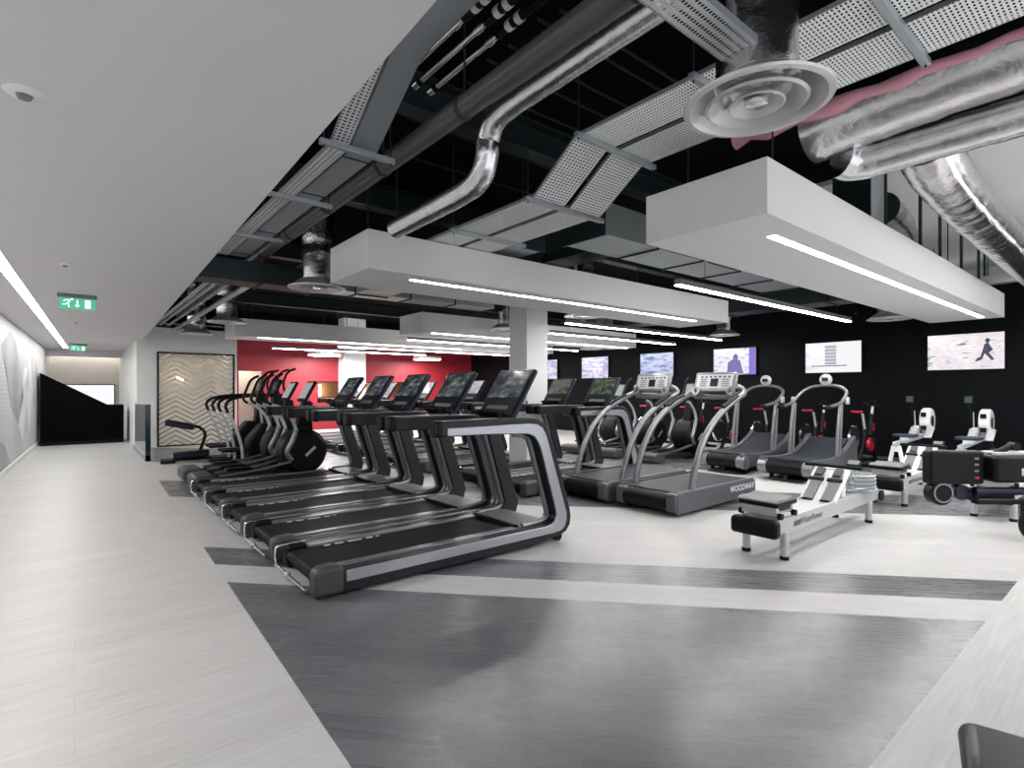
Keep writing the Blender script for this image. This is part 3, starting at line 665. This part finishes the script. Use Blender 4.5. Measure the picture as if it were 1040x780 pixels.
dup(tm, (4.62, 6.81, 0), label='treadmill in the second row with its console just right of white column', group='treadmills in the second row', swap={'screen': M['scrgreen']})
for i in range(8):
    dup(tm, (4.62, 8.45+1.0*i, 0), label='treadmill of the second row left of the white column, %s beyond it' % ['first', 'second', 'third', 'fourth', 'fifth', 'sixth', 'seventh', 'eighth'][i], group='treadmills in the second row', swap={'screen': M['scrreflect']})

# ------------------------------------------------------------------ belt treadmill with curved rails
def make_slat_treadmill(label):
    t = thing('slat_treadmill', label, 'treadmill')
    W = .44; L = 1.76
    MB().b2(.10, L-.1, -W+.03, W-.03, .08, .22).build('base', M['black'], t)
    for s in (-1, 1):
        y0, y1 = s*W, s*(W-.05)
        MB().prism([(.0, .03), (.0, .22), (.03, .262), (.08, .28), (L-.06, .28), (L, .24), (L+.01, .12), (L-.03, .06)], min(y0, y1), max(y0, y1)).build('side_panel', M['steelgrey'] if s < 0 else M['dark'], t, bevel=.012)
        MB().b2(-.03, .09, min(s*(W-.16), s*(W-.01)), max(s*(W-.16), s*(W-.01)), .05, .265).build('rear_corner', M['steelgrey'], t, bevel=.03, seg=3)
        MB().tube([(.33, s*(W-.04), .26), (.38, s*(W-.04), .46), (.52, s*(W-.04), .74), (.72, s*(W-.04), .97), (1.0, s*(W-.04), 1.16), (1.35, s*(W-.05), 1.31), (1.56, s*(W-.06), 1.38), (1.60, s*(W-.1), 1.44), (1.52, s*(W-.14), 1.48)], .038, 14, 6).build('hand_rail', M['satin'], t, bevel=0)
        MB().tube([(1.02, s*(W-.04), 1.205), (1.2, s*(W-.04), 1.285), (1.38, s*(W-.05), 1.345)], .03, 12, 4).build('rail_grip', M['black'], t)
        MB().cyl((L-.15, s*(W-.08), 0), (L-.15, s*(W-.08), .09), .035, 12).build('foot', M['black'], t)
        MB().cyl((.15, s*(W-.1), 0), (.15, s*(W-.1), .09), .03, 12).build('foot', M['black'], t)
        MB().tube([(1.56, s*(W-.1), 1.40), (1.60, s*.2, 1.36), (1.55, s*.05, 1.32)], .02, 10, 4).build('console_strut', M['satin'], t)
    b = MB()
    for k in range(30): x = .08+k*.054; b.b2(x, x+.048, -W+.07, W-.07, .245, .268)
    b.b2(.06, L-.06, -W+.075, W-.075, .22, .25)
    for k in range(8):
        a = R(90+k*15); b.box((.06+.0, 0, .16), (.01, 2*(W-.17), .01))
    b.build('slat_belt', M['belt'], t, bevel=.004)
    MB().cyl((.055, -W+.14, .15), (.055, W-.14, .15), .105, 24).build('rear_roller', M['black'], t)
    c = MB().b2(-.03, .03, -.30, .30, 0, .29).build('console', M['satin'], t, bevel=.025); c.location = (1.50, 0, 1.39); c.rotation_euler = (0, .3, 0)
    MB().b2(-.036, -.031, -.26, .26, .05, .25).build('display_panel', M['ltsilver'], c, bevel=.004)
    f = MB()
    for k in range(7): f.b2(-.040, -.036, -.22+k*.066, -.19+k*.066, .205, .225)
    f.build('keys', M['dark'], c)
    MB().b2(-.041, -.036, -.055, .055, .08, .19).build('display', M['darkscreen'], c)
    f = MB(); [f.b2(-.040, -.036, s*.16-.05, s*.16+.05, z, z+.012) for s in (-1, 1) for z in (.08, .11, .14, .17)]; f.build('button_rows', M['grey'], c)
    for s in (-1, 1): MB().lathe([(.028, -.01), (.06, -.01), (.06, .01), (.028, .01)], (-.04, s*.25, .02), 'x', 20, True).build('bottle_ring', M['satin'], c)
    MB().box((1.53, 0, 1.34), (.05, .62, .07)).build('cross_bar', M['satin'], t, bevel=.02)
    text('WOODWAY', .105, 'side_lettering', M['textw'], t, (1.42, -W-.001, .185), (R(90), 0, 0), .001)
    return t
wt = make_slat_treadmill('grey slat-belt treadmill with curved rails, nearest one with white side lettering')
wt.location = (5.19, 3.89, 0)
dup(wt, (5.14, 4.86, 0), label='grey slat-belt treadmill with curved rails behind the lettered one')

# ------------------------------------------------------------------ curved manual treadmill
def make_curve(label):
    t = thing('curved_treadmill', label, 'treadmill'); W = .40
    prof = lambda x: .30+.30*((x-.85)/.95)**2 if x > .85 else .30+.04*((x-.85)/.8)**2
    b = MB(); n = 44; xs = [.12+i*(1.68/n) for i in range(n)]
    for x in xs:
        z = prof(x); a = -math.atan((prof(x+.01)-z)/.01)
        b.box((x, 0, z), (.034, .58, .022), (0, a, 0))
    b.build('slat_belt', M['belt'], t)
    for s in (-1, 1):
        top = [(x, prof(x)+.03) for x in [.02+.1*i for i in range(19)]]
        y0, y1 = s*W, s*(W-.08)
        MB().prism([(.02, .12)]+top+[(1.86, .60), (1.92, .5), (1.9, .14)], min(y0, y1), max(y0, y1)).build('side_cover', M['steelgrey'], t, bevel=.012)
        MB().cyl((.08, s*.27, .21), (.08, s*.41, .21), .115, 24).build('roller_cap', M['satin'], t, bevel=.01)
        # twin uprights
        for dx in (0, .13):
            MB().tube([(1.05+dx, s*(W-.03), .30), (1.12+dx*.9, s*(W-.03), .8), (1.22+dx*.5, s*(W-.03), 1.2)], .024, 10, 5).build('upright', M['satin'], t)
        MB().box((1.35, s*(W+.03), 1.25), (.09, .05, .12)).build('cup_holder', M['ltsilver'], t, bevel=.015)
        MB().cyl((.25, s*.3, 0), (.25, s*.3, .14), .035, 12).build('foot', M['black'], t); MB().cyl((1.8, s*.3, 0), (1.8, s*.3, .16), .035, 12).build('foot', M['black'], t)
    MB().cyl((.08, -.27, .21), (.08, .27, .21), .11, 24).build('rear_roller', M['black'], t)
    MB().b2(.2, 1.9, -.3, .3, .13, .2).build('base', M['black'], t)
    MB().b2(.0, .5, -.25, .25, .02, .04).b2(.05, .1, -.03, .03, .04, .12).build('rear_step', M['galvd'], t, bevel=.005)
    MB().tube([(.78, -W+.04, 1.15), (.95, -W+.03, 1.17), (1.22, -W+.02, 1.22), (1.5, -W+.03, 1.37), (1.6, -W+.12, 1.46), (1.63, -.15, 1.5), (1.64, 0, 1.51), (1.63, .15, 1.5), (1.6, W-.12, 1.46), (1.5, W-.03, 1.37), (1.22, W-.02, 1.22), (.95, W-.03, 1.17), (.78, W-.04, 1.15)], .027, 12, 6).build('hand_loop', M['satin'], t)
    for s in (-1, 1): MB().tube([(.62, s*(W-.045), 1.14), (.8, s*(W-.04), 1.15)], .03, 12).build('rail_grip', M['black'], t)
    d = MB().lathe([(0, -.03), (.07, -.03), (.10, -.01), (.10, .02), (.06, .05), (0, .05)], (1.62, 0, 1.61), 'x', 28).build('display_pod', M['ltsilver'], t)
    MB().b2(-.0, .01, -.05, .05, -.03, .035).build('display', M['darkscreen'], d).location = (1.58, 0, 1.61)
    return t
cv = make_curve('curved manual treadmill standing to the right, in front of the red-seated bikes')
cv.location = (8.55, 3.8, 0)
dup(cv, (8.62, 4.88, 0), label='curved manual treadmill standing to the left, partly behind the slat-belt treadmill')

# ------------------------------------------------------------------ cross trainer
def make_xt(label):
    t = thing('cross_trainer', label, 'cross trainer')
    MB().prism([(0, .03), (0, .16), (.05, .2), (.25, .2), (.32, .12), (.32, .03)], -.30, .30).build('rear_foot', M['greyplastic'], t, bevel=.025)
    for s in (-1, 1):
        MB().b2(.25, 1.3, s*.18-.05, s*.18+.05, .06, .14).build('track', M['dark'], t, bevel=.012)
        MB().tube([(.35, s*.18, .16), (.9, s*.2, .21), (1.35, s*.24, .30)], .025, 10, 4).build('pedal_arm', M['satin'], t)
        MB().b2(.42, .78, s*.19-.075, s*.19+.075, .23, .27).build('pedal', M['black'], t, bevel=.02)
        MB().tube([(1.35, s*.27, .32), (1.28, s*.27, .45), (1.36, s*.27, .62), (1.42, s*.27, .80)], .04, 12, 6).build('crank_cover', M['satin'], t)
        MB().tube([(1.42, s*.28, .78), (1.34, s*.29, .98), (1.18, s*.29, 1.15), (1.05, s*.28, 1.2)], .026, 12, 6).build('swing_arm', M['ltsilver'], t)
        MB().tube([(1.05, s*.28, 1.2), (.98, s*.27, 1.27), (1.02, s*.26, 1.42), (1.1, s*.25, 1.60), (1.22, s*.23, 1.68)], .022, 12, 6).build('arm_grip', M['black'], t)
    MB().lathe([(0, -.22), (.30, -.22), (.36, -.17), (.37, 0), (.36, .17), (.30, .22), (0, .22)], (1.58, 0, .44), 'y', 40).build('flywheel_housing', M['black'], t, sharp=30)
    for s in (-1, 1): MB().box((1.66, s*.222, .44), (.20, .006, .045), (0, -R(42), 0)).build('logo_bar', M['ltsilver'], t)
    MB().b2(1.2, 2.0, -.26, .26, .02, .10).build('front_foot', M['black'], t, bevel=.02)
    MB().prism([(1.45, .7), (1.75, .7), (1.72, 1.25), (1.6, 1.25)], -.09, .09).build('mast', M['black'], t, bevel=.02)
    c = MB().b2(-.02, .03, -.20, .20, 0, .38).build('console', M['black'], t, bevel=.02); c.location = (1.58, 0, 1.24); c.rotation_euler = (0, .5, 0)
    MB().b2(-.025, -.021, -.165, .165, .05, .34).build('screen', M['lcd'], c)
    return t
xt = make_xt('black cross trainer next to the left treadmill row, nearer of two with big round housings')
xt.location = (1.3, 9.0, 0)
dup(xt, (1.3, 9.92, 0), label='black cross trainer behind the nearer one, second from the treadmills')
for i, y in enumerate((6.5, 7.5, 8.5)):
    dup(xt, (8.6, y, 0), label='cross trainer behind the slat-belt treadmills, %s' % ['right one of three', 'middle one of three', 'left one of three'][i])

# ------------------------------------------------------------------ arc trainer with long side rails
def make_arc(label):
    t = thing('arc_trainer', label, 'cross trainer')
    MB().b2(0.35, 1.5, -.28, .28, .02, .12).build('base', M['black'], t, bevel=.02)
    MB().prism([(.75, .12), (1.45, .12), (1.5, .5), (1.3, .78), (1.0, .8), (.75, .5)], -.2, .2).build('drive_housing', M['black'], t, bevel=.05, seg=3)
    MB().prism([(1.15, .7), (1.4, .7), (1.4, 1.35), (1.22, 1.35)], -.12, .12).build('mast', M['black'], t, bevel=.02)
    for s in (-1, 1):
        MB().tube([(.62, s*.32, .12), (.60, s*.32, .40), (.50, s*.32, .75), (.38, s*.31, 1.02)], .027, 12, 6).build('side_rail', M['ltsilver'], t)
        MB().tube([(.38, s*.31, 1.02), (.34, s*.31, 1.14), (.40, s*.31, 1.24), (.60, s*.29, 1.30), (1.0, s*.2, 1.33), (1.22, s*.12, 1.33)], .027, 12, 6).build('curved_grip', M['black'], t)
        MB().b2(.3, .72, s*.15-.08, s*.15+.08, .30, .35).build('pedal', M['black'], t, bevel=.02)
        MB().tube([(.7, s*.15, .32), (1.0, s*.16, .4), (1.1, s*.17, .5)], .03, 10, 4).build('pedal_arm', M['dark'], t)
        MB().tube([(1.45, s*.2, .75), (1.45, s*.22, 1.2), (1.35, s*.23, 1.5), (1.42, s*.23, 1.75), (1.58, s*.2, 1.84)], .022, 12, 6).build('swing_handle', M['black'], t)
        MB().tube([(1.28, s*.20, .5), (1.24, s*.23, .85), (1.2, s*.24, 1.1)], .024, 12, 4).build('lower_lever', M['ltsilver'], t)
    c = MB().b2(-.02, .04, -.19, .19, 0, .34).build('console', M['black'], t, bevel=.03); c.location = (1.2, 0, 1.32); c.rotation_euler = (0, .4, 0)
    MB().b2(-.025, -.021, -.13, .13, .08, .29).build('screen', M['darkscreen'], c)
    return t
ar = make_arc('black elliptical with curved silver side rails, nearer of two')
ar.location = (1.75, 10.95, 0)
dup(ar, (1.72, 11.95, 0), label='black elliptical with curved silver side rails, farther of two')

# padded bench at the far left of the row
t = thing('padded_bench', 'black low bench with tilted pad on curved arm left of the ellipticals', 'bench', (1.40, 12.45, 0), -.1)
MB().b2(-.1, .15, -.22, .22, 0, .06).b2(.1, .75, -.05, .05, .02, .08).build('base', M['black'], t, bevel=.015)
MB().box((.42, 0, .15), (.62, .30, .13), (0, -.05, 0)).build('seat_pad', M['seat'], t, bevel=.03, seg=3)
MB().tube([(.55, 0, .15), (.62, 0, .35), (.66, 0, .55), (.55, 0, .68), (.4, 0, .70)], .03, 12, 6).build('curved_arm', M['black'], t)
MB().box((.22, 0, .74), (.50, .36, .12), (0, .22, 0)).build('back_pad', M['seat'], t, bevel=.035, seg=3)

# ------------------------------------------------------------------ water rower
M['tank'] = mat('clear_tank', (.75, .8, .82), .06)
tn = M['tank'].node_tree.nodes['Principled BSDF']; tn.inputs['Transmission Weight'].default_value = .85; tn.inputs['IOR'].default_value = 1.2
def make_rower(label):
    t = thing('rowing_machine', label, 'rowing machine')
    for s in (-1, 1):
        MB().prism([(.03, .21), (.03, .345), (2.45, .345), (2.52, .30), (2.5, .21)], min(s*.165, s*.135), max(s*.165, s*.135)).build('side_rail', M['ltsilver'], t, bevel=.006)
        for x in (.17, 2.17):
            l = MB().cyl((x, s*.165, .03), (x, s*.165, .23), .034, 18).build('leg', M['ltsilver'], t)
            MB().cyl((x, s*.165, 0), (x, s*.165, .032), .037, 18).build('foot_cap', M['black'], l)
        MB().b2(1.22, 1.62, s*.085-.05, s*.085+.05, -.012, .02).build('foot_board', M['grey'], t, bevel=.008)
        o = C.objects[-1]; o.location = (0, 0, 0)
        o.matrix_local = Matrix.Translation((1.27, 0, .31)) @ Matrix.Rotation(-R(36), 4, 'Y') @ Matrix.Translation((-1.25, 0, .03))
    MB().b2(.1, 2.4, -.135, .135, .27, .33).build('deck', M['ltsilver'], t, bevel=.004)
    MB().b2(-.06, .05, -.20, .20, .20, .35).build('rear_bumper', M['black'], t, bevel=.035, seg=3)
    MB().prism([(.02, .492), (.06, .512), (.20, .505), (.33, .518), (.40, .50), (.40, .485), (.02, .482)], -.17, .17).build('seat', M['grey'], t, bevel=.008)
    MB().b2(.03, .405, -.172, .172, .445, .485).build('seat_base', M['black'], t, bevel=.012)
    b = MB(); b.b2(.06, .1, -.15, .15, .37, .44).b2(.33, .37, -.15, .15, .37, .44).b2(.06, .37, -.15, -.13, .385, .40).b2(.06, .37, .13, .15, .385, .40); b.build('seat_carriage', M['ltsilver'], t, bevel=.004)
    for x in (.09, .35):
        for s in (-1, 1): MB().cyl((x, s*.15, .372), (x, s*.185, .372), .027, 16).build('seat_roller', M['black'], t)
    c = MB().b2(0, .50, -.17, .17, -.012, .008).build('foot_plate', M['white'], t, bevel=.004); c.location = (1.25, 0, .32); c.rotation_euler = (0, -R(36), 0)
    for s in (-1, 1):
        MB().b2(.03, .27, s*.085-.045, s*.085+.045, .009, .03).build('foot_pad', M['grey'], c, bevel=.008)
        MB().b2(.34, .46, s*.085-.04, s*.085+.04, .009, .05).build('toe_cup', M['greyplastic'], c, bevel=.012)
        MB().b2(.27, .31, s*.085-.07, s*.085+.07, .022, .045).build('foot_strap', M['black'], c, bevel=.006)
        MB().tube([(.0, s*.085-.05, .02), (-.02, s*.085, .05), (.0, s*.085+.05, .02)], .01, 8, 4).build('heel_strap', M['black'], c)
    MB().b2(1.62, 1.72, -.1, .1, .32, .62).build('handle_post', M['white'], t, bevel=.01)
    MB().cyl((1.66, -.27, .635), (1.66, .27, .635), .019, 14).build('handle', M['black'], t)
    m_ = MB().b2(-.012, .012, -.07, .07, -.04, .05).build('monitor', M['black'], t, bevel=.012); m_.location = (1.82, -.14, .66); m_.rotation_euler = (0, .9, 0)
    MB().b2(-.0165, -.0125, -.05, .05, -.02, .035).build('display', M['lcd'], m_)
    MB().tube([(1.72, -.05, .55), (1.79, -.13, .62)], .012, 8).build('monitor_arm', M['black'], t)
    MB().lathe([(0, .34), (.2, .34), (.235, .36), (.24, .44), (.235, .52), (.2, .545), (0, .545)], (2.12, 0, 0), 'z', 40).build('water_tank', M['tank'], t)
    f = MB()
    for z in (.36, .40, .44, .48, .52): f.lathe([(.236, z-.004), (.246, z), (.236, z+.004)], (2.12, 0, 0), 'z', 40)
    f.build('tank_ribs', M['ltsilver'], t)
    MB().cyl((2.12, 0, .36), (2.12, 0, .56), .03, 16).box((2.12, 0, .44), (.4, .02, .1), (0, 0, .6)).box((2.12, 0, .44), (.4, .02, .1), (0, 0, 2.1)).build('paddle', M['galv'], t)
    for s in (-1, 1): MB().cyl((2.53, s*.15, .25), (2.53, s*.19, .25), .06, 18).build('transport_wheel', M['black'], t)
    text('WaterRower', .085, 'rail_lettering', M['textd'], t, (.72, -.1665, .275), (R(90), 0, 0), .001)
    MB().prism([(.34, .25), (.36, .295), (.50, .295), (.48, .25)], -.168, -.163).build('rail_badge', M['textd'], t)
    return t
ro = make_rower('silver and white water rowing machine standing alone in front')
ro.location = (4.47, 2.22, 0)
dup(ro, (7.74, 2.23, 0), label='silver water rowing machine in the grey floor band behind the front one')
dup(ro, (7.74, 1.24, 0), label='water rowing machine hidden behind the black machine at right edge')

# ------------------------------------------------------------------ air rowers by the wall
def make_air(label):
    t = thing('air_rower', label, 'rowing machine')
    MB().prism([(.05, .52), (.05, .58), (1.95, .66), (1.95, .58)], -.035, .035).build('slide_rail', M['ltsilver'], t, bevel=.006)
    MB().prism([(-.16, 0), (-.10, 0), (-.03, .42), (.03, .42), (.10, 0), (.16, 0), (.06, .52), (-.06, .52)], -.03+.12, .03+.12, 'x').build('rear_leg', M['white'], t, bevel=.006)
    MB().prism([(-.25, 0), (-.2, 0), (-.04, .5), (.04, .5), (.2, 0), (.25, 0), (.06, .62), (-.06, .62)], 1.8, 1.86, 'x').build('front_leg', M['black'], t, bevel=.006)
    MB().box((.62, 0, .66), (.26, .32, .05)).build('seat', M['blueseat'], t, bevel=.02)
    MB().box((.62, 0, .61), (.2, .12, .06)).build('seat_carriage', M['white'], t, bevel=.008)
    for s in (-1, 1): MB().box((1.5, s*.12, .67), (.30, .11, .03), (0, -.6, 0)).build('foot_board', M['ltsilver'], t, bevel=.01)
    h = MB().lathe([(.10, -.075), (.21, -.075), (.235, -.055), (.235, .055), (.21, .075), (.10, .075)], (1.9, 0, .86), 'y', 36).build('fan_cage', M['white'], t, bevel=.006)
    MB().lathe([(0, -.077), (.10, -.077), (.10, .077), (0, .077)], (1.9, 0, .86), 'y', 24).build('fan_hub', M['dark'], h)
    f = MB()
    for z in (.74, .98): f.box((1.655, 0, z), (.02, .08, .08))
    f.build('cage_opening', M['black'], h)
    MB().prism([(1.55, .62), (1.72, .62), (1.66, .78), (1.60, .78)], .06, .14).build('handle_hook', M['ltsilver'], t)
    MB().tube([(1.7, .15, .66), (1.65, .16, .9), (1.55, .17, 1.2)], .016, 10, 3).build('monitor_arm', M['black'], t)
    MB().tube([(1.64, .12, .75), (1.60, .12, 1.05)], .008, 8).build('cable', M['ltsilver'], t)
    c = MB().box((1.53, .17, 1.26), (.05, .12, .14)).build('monitor', M['black'], t, bevel=.01)
    MB().b2(1.500, 1.504, .12, .22, 1.21, 1.31).build('display', M['greenlcd'], c)
    return t
a_ = make_air('black and white fan rowing machine by the black wall, left one of two')
a_.location = (10.3, 2.83, 0)
dup(a_, (10.4, 2.02, 0), label='black and white fan rowing machine by the black wall, right one of two')

# ------------------------------------------------------------------ spin bikes
def make_bike(label):
    t = thing('exercise_bike', label, 'bike')
    MB().b2(-.05, .05, -.28, .28, 0, .06).b2(1.0, 1.08, -.25, .25, 0, .06).b2(.0, 1.05, -.03, .03, .05, .10).build('base_frame', M['black'], t, bevel=.012)
    MB().tube([(.15, 0, .1), (.38, 0, .45), (.52, 0, .78)], .04, 12, 3).build('rear_frame', M['black'], t)
    MB().tube([(.4, 0, .48), (.75, 0, .5), (1.02, 0, .1)], .04, 12, 3).build('down_tube', M['black'], t)
    MB().tube([(.72, 0, .48), (.86, 0, .95)], .035, 12).build('head_tube', M['black'], t)
    MB().tube([(.46, 0, .66), (.34, 0, .97)], .022, 12).build('seat_post', M['ltsilver'], t)
    MB().prism([(-.02, -.05), (0, -.09), (.06, -.1), (.14, -.04), (.26, -.02), (.28, 0), (.26, .02), (.14, .04), (.06, .1), (0, .09), (-.02, .05)], 1.0, 1.035, 'z').build('saddle', M['redp'], t, bevel=.012)
    MB().tube([(.85, 0, .92), (.90, 0, 1.12)], .024, 12).build('handlebar_post', M['ltsilver'], t)
    MB().tube([(1.0, -.22, 1.14), (1.12, -.2, 1.17), (.95, -.1, 1.13), (.88, 0, 1.12), (.95, .1, 1.13), (1.12, .2, 1.17), (1.0, .22, 1.14)], .017, 10, 5).build('handlebar', M['black'], t)
    MB().box((.92, 0, 1.2), (.04, .1, .08)).build('computer', M['black'], t, bevel=.01)
    w_ = MB().lathe([(.0, -.02), (.20, -.02), (.235, -.012), (.235, .012), (.20, .02), (0, .02)], (.20, .10, .50), 'y', 40).build('flywheel', M['dark'], t)
    MB().lathe([(.215, -.024), (.25, -.02), (.25, .02), (.215, .024)], (.20, .10, .50), 'y', 40, True).build('wheel_rim', M['chrome'], w_)
    MB().lathe([(0, -.03), (.12, -.03), (.13, .03), (0, .03)], (.55, -.07, .38), 'y', 30).build('chain_guard', M['redp'], t)
    for s in (-1, 1):
        MB().box((.55+s*.07, s*.12, .38-s*.05), (.17, .02, .03), (0, .6, 0)).build('crank', M['chrome'], t, bevel=.004)
        MB().box((.55+s*.14, s*.18, .38-s*.1), (.1, .08, .03)).build('pedal', M['black'], t, bevel=.008)
    MB().box((.80, -.045, .7), (.03, .02, .16)).build('red_badge', M['redp'], t)
    return t
bk = make_bike('exercise bike with red saddle by the black wall, rightmost of the row')
bk.location = (11.35, 3.72, 0); bk['group'] = 'bikes by the black wall'
for i, y in enumerate((4.6, 5.6, 6.5, 7.4, 8.6)):
    dup(bk, (11.35, y, 0), label='exercise bike with red saddle by the black wall, %s from the right' % ['second', 'third', 'fourth', 'fifth', 'sixth'][i], group='bikes by the black wall')

# ------------------------------------------------------------------ black machine at the right edge
t = thing('training_sled', 'large black machine with flat end pad and small wheels at the right edge', 'exercise machine', (6.42, 1.50, 0), -math.atan2(.632, .775))
MB().b2(0, .52, -.06, .06, .52, .84).build('end_pad', M['black'], t, bevel=.02)
MB().b2(.54, 1.5, -.16, .10, .55, .80).build('body', M['black'], t, bevel=.03)
MB().b2(.78, .86, -.163, -.16, .62, .69).build('info_plate', M['ltsilver'], t)
f = MB(); [f.b2(.42, .46, -.064, -.06, z, z+.02) for z in (.76, .70, .64)]; f.build('weight_marks', M['grey'], t)
MB().b2(.425, .465, -.064, -.06, .575, .595).build('red_mark', M['redp'], t)
MB().cyl((.40, -.08, .46), (1.5, -.08, .46), .038, 16).build('main_tube', M['navy'], t)
MB().b2(.40, 1.5, -.12, -.04, .34, .38).b2(.40, .44, -.1, -.06, .34, .50).b2(1.40, 1.46, -.1, -.06, 0.03, .34).b2(1.3, 1.5, -.25, .15, 0, .03).build('lower_frame', M['black'], t, bevel=.006)
MB().tube([(.6, .0, .78), (.8, .0, .87), (.85, 0, .88)], .028, 12, 4).cyl((.85, -.04, .88), (.85, .04, .88), .04, 16).build('arm', M['black'], t)
MB().b2(.62, 1.2, -.06, .1, .80, .83).build('top_rail', M['ltsilver'], t, bevel=.004)
MB().cyl((.12, -.05, .43), (.12, .05, .43), .115, 28).build('end_wheel', M['black'], t, bevel=.01)
MB().lathe([(.08, -.055), (.095, -.055), (.095, .0), (.08, .0)], (.13, -.0, .435), 'y', 28, True).build('wheel_ring', M['satin'], t)
MB().cyl((.32, -.05, .44), (.32, .05, .44), .075, 24).build('guide_roller', M['navy'], t, bevel=.01)
w_ = MB().lathe([(0, -.035), (.10, -.035), (.165, -.03), (.17, 0), (.165, .03), (.10, .035), (0, .035)], (.90, -.2, .172), 'y', 36).build('floor_wheel', M['rubber'], t)
MB().lathe([(0, -.042), (.03, -.042), (.05, -.036)], (.90, -.2, .172), 'y', 20).build('wheel_hub', M['satin'], w_)
MB().b2(.86, .94, -.16, -.06, .16, .36).build('wheel_bracket', M['black'], t)

# bench corner in the foreground
t = thing('weight_bench', 'corner of dark navy padded bench at the bottom right edge', 'bench', (2.07, -.21, 0), R(14))
MB().b2(-.15, .15, -.6, .60, .37, .45).build('bench_pad', M['seat'], t, bevel=.04, seg=4)
MB().b2(-.03, .03, -.5, .5, .31, .37).b2(-.03, .03, -.5, -.44, .04, .31).b2(-.03, .03, .40, .46, .04, .31).b2(-.2, .2, -.5, -.44, 0, .04).b2(-.12, .12, .40, .46, 0, .04).build('bench_frame', M['black'], t, bevel=.006)

# repeats of one kind share a group
GR = {'ceiling_raft': 'pale grey ceiling rafts', 'linear_light': 'white linear ceiling lights', 'air_diffuser': 'round air diffusers', 'wall_screen': 'screens on the walls', 'flexible_duct': 'silver foil ducts',
      'air_duct': 'rectangular air ducts', 'steel_beam': 'steel beams under the slab', 'sprinkler_pipe': 'thin banded pipes', 'exit_sign': 'green exit signs', 'ceiling_fitting': 'small round ceiling fittings',
      'cross_trainer': 'black cross trainers', 'arc_trainer': 'ellipticals with silver side rails', 'rowing_machine': 'water rowing machines', 'air_rower': 'fan rowing machines', 'slat_treadmill': 'slat-belt treadmills',
      'curved_treadmill': 'curved manual treadmills', 'round_light': 'round lights by the red wall', 'cable_tray': 'perforated cable trays', 'service_pipe': 'service pipes'}
for o in C.objects:
    k = o.name.split('.')[0]
    if o.parent is None and k in GR and 'group' not in o: o['group'] = GR[k]
# ------------------------------------------------------------------ world, camera
w = bpy.data.worlds.new('world'); bpy.context.scene.world = w; w.use_nodes = True
w.node_tree.nodes['Background'].inputs[0].default_value = (.92, .95, 1, 1); w.node_tree.nodes['Background'].inputs[1].default_value = .55
cam = bpy.data.cameras.new('camera'); co = bpy.data.objects.new('camera', cam); C.objects.link(co)
cam.sensor_width = 36; cam.lens = 36*545/1040; cam.shift_y = 6/1040; cam.clip_start = .05
co.location = (0, 0, 1.43); co.rotation_euler = (R(90), 0, R(50.8-90))
sc = bpy.context.scene; sc.camera = co
sc.view_settings.view_transform = 'Standard'; sc.view_settings.look = 'None'; sc.view_settings.gamma = 1; sc.view_settings.exposure = 1.35
sc.view_settings.use_curve_mapping = False
